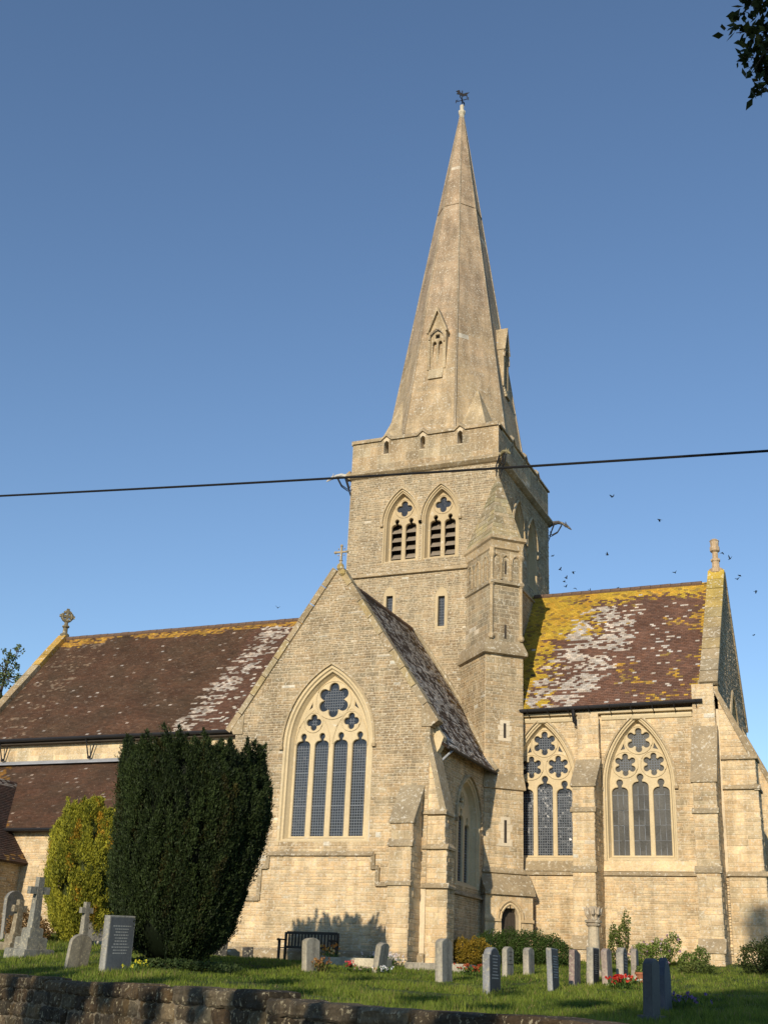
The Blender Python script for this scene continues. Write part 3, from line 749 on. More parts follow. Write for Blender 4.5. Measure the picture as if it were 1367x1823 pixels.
masonry(tlo, Fsw, [[(0, 4), (Lsw, 4), (Lsw, 11.7), (0, 11.7)]], col_tur, ch=(.10, .17)); masonry(tlo, Fse, [[(0, -.2), (Lse, -.2), (Lse, 11.7), (0, 11.7)]], col_tur, ch=(.10, .17)); masonry(tlo, Fne, [[(0, 6), (Lne, 6), (Lne, 11.7), (0, 11.7)]], col_tur, ch=(.10, .17))
slit(Fse, .86, 4.45, 5.28, tlo); slit(Fse, .82, 8.35, 8.92, tlo)
Gsw, Ksw = FQ(PU[0], PU[1]); Gse, Kse = FQ(PU[1], PU[2]); Gne, Kne = FQ(PU[2], PU[3])
for G, K in ((Gsw, Ksw), (Gse, Kse), (Gne, Kne)):
    masonry(tup, G, [[(0, 11.9), (K, 11.9), (K, 16.1), (0, 16.1)]], col_tower, ch=(.16, .26), ln=(.25, .6), proud=(.001, .010))
slit(Gse, .60, 12.3, 12.88, tup, .04, False); slit(Gse, .60, 15.0, 15.55, tup, .03, False)
# string courses, set-offs and cornice of the turret
def turret_ring(prof, P, col, name, idx=(0, 1, 2)):
    a = Acc(); nP = len(P); n = len(prof)
    c = Vector((sum(q[0] for q in P)/nP, sum(q[1] for q in P)/nP, 0))
    cols_ = []
    for q in P:
        dv = (Vector((*q, 0))-c).normalized(); cols_ += [Vector((*q, 0))+dv*d*1.3+Vector((0, 0, v)) for d, v in prof]
    fs = [(i*n+j, (i+1)*n+j, (i+1)*n+(j+1) % n, i*n+(j+1) % n) for i in idx for j in range(n)]
    a.add(cols_, fs, col); return part(name, a, 'weathered_stone')
turret_ring([(0, 3.34), (.10, 3.37), (.10, 3.44), (0, 3.58)], PL, WEATH, 'string_course')
turret_ring([(0, 6.40), (.09, 6.43), (.09, 6.50), (0, 7.05)], PL, lerp(TAN, WEATH, .4), 'string_course')
turret_ring([(0, 11.60), (.17, 11.64), (.17, 11.76), (-.02, 12.25), (-.12, 12.25)], PL, WEATH, 'weathering')
turret_ring([(0, 14.50), (.12, 14.55), (.12, 14.66), (0, 14.74)], PU, WEATH, 'string_course')
turret_ring([(0, 16.0), (.08, 16.06), (.08, 16.14), (.12, 16.36), (.22, 16.43), (.22, 16.57), (-.3, 16.64)], PU, lerp(TAN, CREAM, .35), 'cornice')
for q in (PU[1], PU[2]):
    sh = Acc(); lathe(sh, (q[0], q[1], 0), [(.09, 12.25), (.13, 12.32), (.13, 12.4), (.075, 12.48), (.075, 14.45), (.12, 14.52), (.12, 14.70), (.07, 14.76), (.07, 15.62), (.12, 15.72), (.15, 15.82), (.11, 15.9), (.11, 16.05)], 8, lerp(TAN, CREAM, .2)); part('corner_shaft', sh, 'ashlar')
for G, K, cl in ((Gsw, Ksw, (.45, 1.15, 1.85)), (Gse, Kse, (.2, .62, 1.06))):
    ar = Acc()
    for c in cl:
        pts = [(c-.19, 15.42), (c-.17, 15.62), (c-.09, 15.75), (c, 15.81), (c+.09, 15.75), (c+.17, 15.62), (c+.19, 15.42)]
        tube(ar, [G.p(u, v, .03) for u, v in pts], .035, 5, lerp(TAN, CREAM, .15), True)
        for e in (-.19, .19):
            tube(ar, [G.p(c+e, 14.75, .03), G.p(c+e, 15.38, .03)], .028, 5, lerp(TAN, CREAM, .15)); lathe(ar, G.p(c+e, 15.38, .03), [(.03, 0), (.055, .05), (.03, .10)], 6, lerp(TAN, CREAM, .15))
    part('blind_arcade', ar, 'ashlar')
rf = Acc(); A_ = Vector((-.02, .02, 20.05)); PR = scale_plan(PU, 1.05); V = [(*q, 16.6) for q in PR]+[A_]; rf.add(V, [(0, 1, 4), (1, 2, 4), (2, 3, 4)], (.3, .25, .17)); trf = part('turret_roof', rf, 'weathered_stone', sm='weathered_stone')
for i in (0, 1, 2):
    a, b = Vector((*PR[i], 16.6)), Vector((*PR[i+1], 16.6)); ed = b-a; foot = a+ed*((A_-a).dot(ed)/ed.length_squared); Fp = Frame(a, ed, A_-foot); ua = (foot-a).length*(1 if (foot-a).dot(ed) > 0 else -1)
    masonry(trf, Fp, [[(0, 0), (ed.length, 0), (ua, (A_-foot).length)]], lambda q: lerp(WEATH, (.33, .28, .15), random.random()), ch=(.2, .28), ln=(.3, .7), proud=(.012, .022), joint=.004)
# door and its little stone-roofed porch on the south-east face
dp = Acc(); col_d = (.58, .45, .27)
Fd = Frame(Fse.p(.0, 0, .0), Fse.U, Z); d_o = .42
xc = .30-(.30**2+.42**2)/(.6)
outl = [(-.10, -.2), (1.78, -.2), (1.78, 2.66), (-.10, 2.66)]; ho = arch(.34, xc-.03, 1.76, -.2, .88, 8)
porch = plate('turret_porch', Fd, [outl, ho], d_o, d_o+.1, 'mortar', church, col_d); porch['_sm'] = 'rubble_stone'
Fd2 = Frame(Fd.p(0, 0, d_o), Fd.U, Z); masonry(porch, Fd2, [outl, ho], lambda q: lerp(CREAM, TAN, .1*random.random()), ch=(.22, .32), ln=(.35, .7), proud=(.002, .008), joint=.004)
Fdr = Frame(Fd.p(1.78, 0, 0), -Fd.N, Z); masonry(porch, Fdr, [[(-d_o, -.2), (0, -.2), (0, 2.66), (-d_o, 2.66)]], col_low, ch=(.22, .32), ln=(.3, .5), proud=(.002, .008))
rfp = Acc(); mould(rfp, Fd, -.15, 1.84, [(-.05, 2.58), (d_o+.12, 2.58), (d_o+.12, 2.70), (.0, 3.36), (-.05, 3.36)], lerp(WEATH, TAN, .3)); rfp.build('porch_roof', 'weathered_stone', porch)
hm = Acc(); tube(hm, [Fd2.p(u, v, .03) for u, v in arch(.49, xc-.03, 1.76, 1.72, .88, 8)[1:]], .055, 6, lerp(CREAM, TAN, .5)); tube(hm, [Fd2.p(u, v, .02) for u, v in arch(.38, xc-.03, 1.76, 1.2, .88, 8)[1:]], .045, 6, lerp(CREAM, PALE, .4)); hm.build('hood_mould', 'dressed_stone', porch)
im = Acc()
for u0, u1 in ((-.12, .50), (1.26, 1.80)): box(im, Fd2, u0, u1, 1.66, 1.76, -.02, .07, lerp(TAN, CREAM, .5))
im.build('impost', 'dressed_stone', porch)
dr = Acc()
for i in range(4): box(dr, Fd2, .56+.16*i+.003, .72+.16*i-.003, -.2, 2.4, -.30, -.26-.004*(i % 2), (.1, .08, .06))
drp = part('door', dr, 'dark_wood'); hn = Acc(); lathe(hn, Fd2.p(1.08, .95, -.25), [(.01, -.06), (.05, -.03), (.05, .03), (.01, .06)], 8); hn.build('handle', 'iron', drp)

# ---------------------------------------------------------------- chancel
FC = FS(YC)
def ch_window(F, cu, k=1.0, dz=0.0, **kw):
    g = lambda v: 4.09+(v-4.09)*k+dz
    return window(F, cu, g(4.09), 1.12*k, g(6.6), 2.38*k, [(-.765*k, .318*k, g(6.40)), (0, .318*k, g(6.60)), (.765*k, .318*k, g(6.40))],
                  [(0, g(8.33), 6, .28*k, .335*k, .138*k), (-.53*k, g(7.42), 6, .26*k, .305*k, .126*k), (.53*k, g(7.42), 6, .26*k, .305*k, .126*k)],
                  [[(-.75*k, g(7.94)), (-.50*k, g(8.00)), (-.56*k, g(8.27))]], steps=.20, **kw)
w1 = ch_window(FC, 1.95, label='three-light chancel window with lead grid beside the stair turret'); w2 = ch_window(FC, 5.59, glass='guarded_glass', cell=(.30, .55), label='three-light chancel window with dull brownish glass')
cw = wall('chancel_wall', FC, [[(.4, -.2), (XE, -.2), (XE, 9.55), (.4, 9.55)], w1, w2], col_low, stones=False)
def col_ch(q): return spot(lerp(CREAM, TAN, .15+.45*fbm(q.x*.6+5, q.z*.6)+.2*(q.x > 6.9)), .02)
masonry(cw, FC, [[(.4, 3.45), (XE, 3.45), (XE, 9.5), (.4, 9.5)], w1, w2], col_ch)
cl = Acc(); box(cl, FC, .4, XE, -.3, 3.42, -.05, .06, (.5, .42, .3)); clo = part('chancel_plinth', cl, 'mortar')
masonry(clo, FS(YC-.06), [[(.4, -.1), (XE, -.1), (XE, 3.40), (.4, 3.40)]], col_low)
st = Acc(); string(FC, .9, XE, 3.37, acc=st, proj=.16, hgt=.16); part('string_course', st, 'weathered_stone')
sp_ = Acc(); mould(sp_, FC, 4.0, 7.6, [(0, 3.54), (.10, 3.54), (.02, 3.9), (0, 3.9)], lerp(CREAM, PALE, .3)); mould(sp_, FC, 1.2, 3.3, [(0, 3.54), (.10, 3.54), (.02, 3.9), (0, 3.9)], WEATH); part('window_apron', sp_, 'weathered_stone')
buttress(FC, 3.42, 4.22, [(-.2, .82, 1.62), (1.22, 3.40, 1.42), (3.56, 5.50, 1.36), (5.62, 6.42, 1.30), (7.5, 9.28, .36)], [col_low, col_low, col_ch, col_ch, col_ch])
buttress(FC, 7.74, 8.52, [(-.2, .82, 1.62), (1.22, 3.40, 1.42), (3.56, 5.40, 1.34), (5.52, 6.48, 1.28), (8.6, 10.2, .34)], [col_low, col_low, col_ch, col_ch, col_ch])
FC3 = Frame((XE, YC, 0), (0, 1, 0), Z)
buttress(FC3, -.06, .78, [(-.2, .82, 1.40), (1.22, 3.40, 1.24), (3.56, 6.36, 1.20), (6.52, 7.45, 1.16), (10.0, 10.0, 0)], [col_low, col_low, col_ch, col_ch])
buttress(FC3, DT-.9, DT-.06, [(-.2, .82, 1.40), (1.22, 3.40, 1.24), (3.56, 6.36, 1.20), (6.52, 7.45, 1.16), (10.0, 10.0, 0)], [col_low, col_low, col_ch, col_ch])
for z_, x1_ in ((7.42, XE+1.27), (6.36, XE+1.30), (3.38, XE+1.34)):
    sd_ = Acc(); string(FS(YC-.06), XE-.02, x1_, z_, acc=sd_, proj=.11, hgt=.14); part('string_course', sd_, 'weathered_stone')
for z_, x1_ in ((4.62, .74), (3.52, .82), (2.31, .86)):
    sd_ = Acc(); string(FS(T+.04), -.10, x1_, z_, acc=sd_, proj=.12, hgt=.14); part('string_course', sd_, 'weathered_stone')
# chancel south face of that corner buttress carries on flush: east wall
FCE = FE(XE); yk = YC; yk2 = DT-YC
we = ch_window(FCE, 4.04, 1.34, .0)
ce = wall('chancel_wall', FCE, [[(yk+.02, -.2), (yk2-.02, -.2), (yk2-.02, 10.35), (4.04, 16.0), (yk+.02, 10.35)], we], col_mid, stones=False)
masonry(ce, FCE, [[(yk, -.2), (yk2, -.2), (yk2, 10.35), (4.04, 16.0), (yk, 10.35)], we], lambda q: lerp(col_high(q), (.42, .36, .27), .4))
wall('chancel_wall', FN(yk2), [[(-XE, -.2), (-.4, -.2), (-.4, 9.55), (-XE, 9.55)]], col_mid, stones=False)
# parapet gable: south and north rakes (faces west above the roof) with coping
def c_cop(u, v): return lerp(WEATH, YEL, .75*max(0, (v-12.8)/3)+.2*random.random()*(v > 11))
coping(FCE, (yk-.16, 10.18), (4.04, 16.05), .18, -.60, .07, 11, c_cop); coping(FCE, (4.04, 16.05), (yk2+.16, 10.18), .18, -.60, .07, 11, WEATH)
pg = Acc(); prism(pg, FCE, [(yk+.0, 9.0), (4.04, 15.2), (yk2, 9.0), (yk2, 10.3), (4.04, 15.98), (yk, 10.3)], -.55, -.3, lerp(WEATH, TAN, .5)); part('parapet_gable', pg, 'weathered_stone')
box_k = Acc(); box(box_k, FC, XE-.62, XE+.03, 9.3, 10.28, -.3, .06, lerp(TAN, CREAM, .3)); box(box_k, FC, XE-.66, XE+.07, 10.24, 10.40, -.4, .16, WEATH); part('kneeler', box_k, 'weathered_stone')
# chancel roof
VC = Vector((0, 4.04+.68, 15.66-9.52)); LC = VC.length; FCR = Frame((0, -.68, 9.52), (1, 0, 0), VC); FCN = Frame((0, DT+.68, 9.52), (-1, 0, 0), Vector((0, -(4.04+.68), 15.66-9.52)))
cr = roof_slab('chancel_roof', FCR, [[(.3, 0), (8.05, 0), (8.05, LC), (.3, LC)]])
def c_ch(u, v):
    s = (u-.9)/7.1; t = v/LC; n1 = fbm(u*.55, v*.8, 1.5); n2 = fbm(u*.95, v*4.2, 7); n3 = fbm(u*.9, v*1.1, 21); r = random.random()
    brown = lerp((.185, .098, .066), (.15, .085, .062), r)
    yel = 0
    yel = max(yel, 1.35-s/.20) if s < .27 else yel
    yel = max(yel, (t-.84)/.08)
    yel = max(yel, 1.5-s/.44) if t > .58 else yel
    yel = max(yel, .7-abs(s-.99)/.05)
    band = math.exp(-((s-(.33+.30*(t-.35)))/.26)**2)
    if t > .84: band *= .3
    white = band*(.60+.9*n2+.3*n3)
    if white > .44 and r < .76: return lerp((.60, .54, .47), (.36, .31, .26), random.random()**1.5)
    if r < yel*.9+.55*n1-.08: return lerp(YEL, ORA, max(0, min(1, .35+.9*n3+.4*s))) if r > .12 else lerp(YEL, brown, .6)
    if n1+.6*n2 > .46 and s > .3 and r < .45: return lerp(ORA, brown, random.random()*.6)
    if random.random() < .045: return (.55, .50, .44)
    return brown
tiles(cr, FCR, [[(.32, 0), (8.04, 0), (8.04, LC), (.32, LC)]], c_ch)
roof_slab('chancel_roof', FCN, [[(-8.05, 0), (-.3, 0), (-.3, LC), (-8.05, LC)]])
ridge(cr, (.42, 4.04, 15.64), (8.05, 4.04, 15.64))
# eaves: gutter on brackets, moulded eaves course
gt = Acc(); tube(gt, [(.95, -.76, 9.47), (8.12, -.76, 9.56)], .075, 8); gto = part('gutter', gt, 'iron')
for i in range(9):
    b_ = Acc(); x = 1.5+i*.8; tube(b_, [(x, -.86, 9.50+.01*i), (x, -.80, 9.36), (x, -.40, 9.28)], .018, 5); b_.build('bracket', 'iron', gto)
ev = Acc(); mould(ev, FC, .9, 3.36, [(0, 9.05), (.06, 9.08), (.10, 9.18), (.10, 9.24), (0, 9.26)], (.62, .52, .34)); mould(ev, FC, 4.28, 7.66, [(0, 9.05), (.06, 9.08), (.10, 9.18), (.10, 9.24), (0, 9.26)], (.62, .52, .34))
mould(ev, FC, .9, 8.2, [(0, 9.27), (.22, 9.30), (.24, 9.38), (0, 9.46)], (.60, .50, .33)); part('eaves_course', ev, 'dressed_stone')
dpn = Acc(); tube(dpn, [(3.28, -.74, 9.45), (3.28, -.72, 9.20), (3.38, -.60, 8.95), (3.44, -.58, 8.80), (3.46, -.56, 7.9)], .065, 8); tube(dpn, [(3.24, -.74, 9.30), (3.26, -.66, 8.98), (3.38, -.56, 8.86)], .025, 6); part('drainpipe', dpn, 'iron')
# stump of a cross on the east gable
fe = Acc(); lathe(fe, (8.34, 4.04, 0), [(.30, 16.05), (.30, 16.22), (.16, 16.30), (.15, 16.55), (.20, 16.60), (.20, 16.68), (.12, 16.72), (.12, 16.98), (.21, 17.05), (.21, 17.22), (.17, 17.26), (.19, 17.48), (.21, 17.50), (.12, 17.58)], 8, lerp(TAN, (.5, .36, .24), .5), R(22.5)); part('finial', fe, 'weathered_stone')

# ---------------------------------------------------------------- nave, aisle and porch
FNV = FS(-1.1)
nv = wall('nave_wall', FNV, [[(-25.2, 7.6), (-7.3, 7.6), (-7.3, 9.2), (-25.2, 9.2)]], col_low, stones=False)
masonry(nv, FNV, [[(-25.2, 8.1), (-10.5, 8.1), (-10.5, 9.1), (-25.2, 9.1)]], lambda q: lerp(CREAM, PALE, .3), ch=(.2, .3), ln=(.35, .7), proud=(.002, .008))
VN = Vector((0, 4.04+1.45, 15.50-9.08)); LN = VN.length; FNR = Frame((0, -1.45, 9.08), (1, 0, 0), VN); FNN = Frame((0, DT+1.45, 9.08), (-1, 0, 0), Vector((0, -5.49, 6.42)))
nr = roof_slab('nave_roof', FNR, [[(-25.0, 0), (-6.9, 0), (-6.9, LN), (-25.0, LN)]])
def c_nv(u, v):
    s = (u+25)/14.0; t = v/LN; n2 = fbm(u*.9, v*4.0, 3); n1 = fbm(u*.5, v*.7, 13); r = random.random()
    brown = lerp((.112, .060, .037), (.092, .058, .036), .5+.8*n1)
    if s > .82: brown = lerp(brown, (.14, .072, .05), .6)
    if t > .94+.06*n1+.03*n2-.04*(s < .2) and r < .8: return lerp(ORA, (.26, .14, .05), random.random())
    band = math.exp(-((s-(.80+.13*t))/.075)**2)
    if band*(.62+1.1*n2) > .47 and r < .8: return lerp((.54, .48, .41), (.26, .21, .17), random.random()**1.4)
    if s > .88 and r < .12: return (.48, .44, .38)
    if s < .22 and n2 > .18 and r < .4: return (.22, .16, .11)
    if r < .014: return lerp((.45, .40, .35), brown, random.random())
    if r > .9: return lerp(brown, (.17, .115, .08), .6*random.random())
    return brown
tiles(nr, FNR, [[(-24.95, 0), (-8.2, 0), (-8.2, LN), (-24.95, LN)]], c_nv)
roof_slab('nave_roof', FNN, [[(6.9, 0), (25.0, 0), (25.0, LN), (6.9, LN)]])
ridge(nr, (-24.9, 4.04, 15.5), (-9.0, 4.04, 15.5))
FNW = FW(-25.3)
wall('nave_wall', FNW, [[(-DT-1.2, 0), (1.2, 0), (1.2, 9.0), (-4.04, 15.4), (-DT-1.2, 9.0)]], col_mid, stones=False)
coping(FNW, (1.75, 8.75), (-4.04, 15.55), .24, -.42, .06, 10, lambda u, v: lerp(WEATH, ORA, .8 if v > 13.2 else .1)); coping(FNW, (-4.04, 15.55), (-9.83, 8.75), .24, -.42, .06, 10, WEATH)
wf = Acc(); cw_ = (.17, .145, .09); lathe(wf, (-25.12, 4.04, 15.72), [(.24, -.1), (.24, .06), (.13, .14), (.12, .40), (.19, .45), (.19, .52), (.10, .58), (.10, .72)], 8, cw_)
Fw_ = Frame((-25.12, 4.04, 16.76), (.6, .8, 0), Z)
tube(wf, [Fw_.p(.26*math.cos(t), .26*math.sin(t)) for t in np.linspace(0, 2*math.pi, 15)], .09, 6, cw_, False)
box(wf, Fw_, -.07, .07, -.3, .42, -.07, .07, cw_); box(wf, Fw_, -.40, .40, -.07, .07, -.065, .065, cw_)
part('gable_cross', wf, 'weathered_stone')
gt = Acc(); tube(gt, [(-25.4, -1.52, 9.03), (-7.6, -1.52, 9.03)], .08, 8); gto = part('gutter', gt, 'iron')
fa = Acc(); box(fa, FNV, -25.2, -7.4, 8.86, 9.06, 0, .3, (.03, .025, .02)); part('eaves_board', fa, 'dark_wood')
for x in (-23.3, -18.5):
    v_ = Acc(); tube(v_, [(x-.12, -1.50, 9.0), (x-.02, -1.3, 8.2)], .03, 6); tube(v_, [(x+.22, -1.3, 8.8), (x+.06, -1.25, 8.2)], .03, 6); lathe(v_, (x+.02, -1.3, 8.12), [(.05, 0), (.08, .04), (.08, .10), (.05, .13)], 7); part('drainpipe', v_, 'iron')
flash = Acc(); mould(flash, FNV, -25.2, -7.4, [(0, 7.95), (.34, 7.93), (.30, 7.98), (.02, 8.14), (0, 8.14)], (.4, .42, .45)); part('flashing', flash, 'lead_sheet')
VA = Vector((0, -1.1+4.95, 8.02-4.62)); LA = VA.length; FAR = Frame((0, -4.95, 4.62), (1, 0, 0), VA)
ar_ = roof_slab('aisle_roof', FAR, [[(-25, 0), (-7.4, 0), (-7.4, LA), (-25, LA)]])
def c_ai(u, v):
    n1 = fbm(u*.6, v*.9, 31); r = random.random()
    if r < .02+.03*(u > -17): return lerp((.40, .34, .29), (.15, .1, .07), random.random())
    if u < -19.5-.72*v+.25 and r < .5: return (.25, .13, .03)
    return lerp((.112, .060, .038), (.090, .056, .036), .5+n1)
tiles(ar_, FAR, [[(-24.95, 0), (-8.5, 0), (-8.5, LA-.15), (-24.95, LA-.15)]], c_ai)
FAW = FS(-4.6)
aw = wall('aisle_wall', FAW, [[(-25, -.2), (-7.4, -.2), (-7.4, 4.8), (-25, 4.8)]], col_low, stones=False)
masonry(aw, FAW, [[(-21, 0), (-12, 0), (-12, 4.6), (-21, 4.6)]], col_low)
gt = Acc(); tube(gt, [(-19.4, -5.02, 4.60), (-7.6, -5.02, 4.60)], .07, 7); part('gutter', gt, 'iron')
VPo = Vector((-3.1, 0, 3.66)); LP = VPo.length; FPR = Frame((-18.25, 0, 3.30), (0, 1, 0), VPo)
po = roof_slab('porch_roof', FPR, [[(-9.4, 0), (-2.0, 0), (-2.0, LP), (-9.4, LP)]])
tiles(po, FPR, [[(-9.4, 0), (-2.2, 0), (-2.2, LP), (-9.4, LP)]], lambda u, v: (.30, .26, .22) if (v > LP-.45 and random.random() < .6) else ((.26, .15, .05) if (v < .5 and random.random() < .25) else lerp((.085, .05, .04), (.07, .05, .04), random.random())))
FPW = Frame((-24.45, 0, 3.30), (0, -1, 0), Vector((3.1, 0, 3.66))); roof_slab('porch_roof', FPW, [[(2.0, 0), (9.4, 0), (9.4, LP), (2.0, LP)]])
pw = wall('porch_wall', FE(-18.6), [[(-9.18, -.2), (-4.6, -.2), (-4.6, 3.5), (-9.18, 3.5)]], col_low, stones=False); masonry(pw, FE(-18.6), [[(-9.2, -.1), (-4.6, -.1), (-4.6, 3.4), (-9.2, 3.4)]], col_mid)
wall('porch_wall', FS(-9.2), [[(-24.1, -.2), (-18.63, -.2), (-18.63, 3.3), (-21.35, 6.7), (-24.1, 3.3)]], col_mid, stones=False)
flush_stones()

# ================================================================== boundary wall
bw = empty('boundary_wall', (WO.x, WO.y, -2.1), label='low rubble boundary wall with lichened cope stones along the lane', cat='wall')
Fw = Frame((0, 0, 0), WD, Z)           # local to the empty: u along the wall, faces the lane
ZT = -.75+2.1
def wtop(u): return ZT-.04*fbm(u*.35, 2.0)-max(0, (u-2)*.012)
core = Acc()
for i in range(-30, 38):
    a_, b_ = i, i+1
    V = []
    for u in (a_, b_):
        for d, v in ((.0, -.1), (.0, wtop(u)-.16), (-.12, wtop(u)-.03), (-.36, wtop(u)-.03), (-.46, wtop(u)-.2), (-.46, -.1)): V.append(Fw.p(u, v, d))
    core.add(V, [(j, (j+1) % 6, (j+1) % 6+6, j+6) for j in range(6)], (.16, .13, .09))
core.build('wall_core', 'old_stone', bw)
def lump(F, u0, u1, v0, v1, d0, d1, col, n=4):
    """one rough stone: a box grid pushed about"""
    A_ = Acc(); sd_ = random.uniform(0, 99); nu, nv = n+1, n
    V = []; idx = {}
    def pt(i, j, k):
        key = (i, j, k)
        if key not in idx:
            u = u0+(u1-u0)*i/nu; v = v0+(v1-v0)*j/nv; d = d0+(d1-d0)*k
            eu = abs(i/nu-.5)*2; ev = abs(j/nv-.5)*2
            if k: d -= min(.05, (d1-d0)*.4)*(eu**8*.6+ev**8*.6)
            ou, ov = .03*fbm(u*5+sd_, v*5, d*3), .022*fbm(u*5, v*5+sd_, 7)
            od = (.03*fbm(u*6+sd_, v*6, 3, 3)+.014*fbm(u*19+sd_, v*19, 5, 2))*k
            cu_ = (u0+u1)/2; cv_ = (v0+v1)/2
            if ev > .9: u = cu_+(u-cu_)*.97
            if eu > .9: v = cv_+(v-cv_)*.94
            idx[key] = len(V); V.append(F.p(u+ou, v+ov, d+od))
        return idx[key]
    fs = [(pt(i, j, 1), pt(i+1, j, 1), pt(i+1, j+1, 1), pt(i, j+1, 1)) for i in range(nu) for j in range(nv)]
    for i in range(nu): fs += [(pt(i, 0, 0), pt(i+1, 0, 0), pt(i+1, 0, 1), pt(i, 0, 1)), (pt(i, nv, 1), pt(i+1, nv, 1), pt(i+1, nv, 0), pt(i, nv, 0))]
    for j in range(nv): fs += [(pt(0, j, 0), pt(0, j, 1), pt(0, j+1, 1), pt(0, j+1, 0)), (pt(nu, j, 1), pt(nu, j, 0), pt(nu, j+1, 0), pt(nu, j+1, 1))]
    A_.add(V, fs, col); return A_
def wall_col():
    r = random.random()
    if r < .35: return jit((.085, .06, .03), .25)
    if r < .75: return jit((.045, .032, .018), .25)
    if r < .82: return jit((.13, .105, .065), .2)
    return jit((.085, .065, .04), .25)
u = -13.0
while u < 9.5:
    L_ = random.uniform(.6, 1.3); t = wtop(u+L_/2)
    lump(Fw, u+.008, u+L_-.008, t-.20, t+random.uniform(-.02, .05), -.50, .06, wall_col(), 6).build('cope_stone', 'old_stone', bw)
    u += L_
v_off = .20
for row in range(4):
    u = -13.0+random.uniform(0, .2); h_ = random.uniform(.19, .27)
    while u < 9.5:
        L_ = random.uniform(.32, .85); t = wtop(u+L_/2)-v_off
        lump(Fw, u+.002, u+L_-.002, t-h_+.002, t-.002, -.10, random.uniform(.015, .055), wall_col(), 5).build('stone', 'old_stone', bw)
        u += L_
    v_off += h_

# ================================================================== foliage helpers
def unit(a): return a/np.maximum(np.linalg.norm(a, axis=1, keepdims=True), 1e-9)
def leaves_geo(P, D, L, Wd, C):
    n = len(P); D = unit(D); S = unit(np.cross(D, RNG.normal(size=(n, 3))))
    L = np.broadcast_to(L, (n,))[:, None]; Wd = np.broadcast_to(Wd, (n,))[:, None]
    V = np.stack([P, P+D*L*.45+S*Wd, P+D*L, P+D*L*.45-S*Wd], 1).reshape(-1, 3)
    F = np.arange(4*n).reshape(n, 4); return V, F, np.repeat(C, 4, axis=0)
def colmix(c0, c1, t, s=.18):
    t = np.clip(np.asarray(t), 0, 1)[:, None]; c = np.array(c0)[None]*(1-t)+np.array(c1)[None]*t
    return c*(1+RNG.uniform(-s, s, (len(t), 1)))

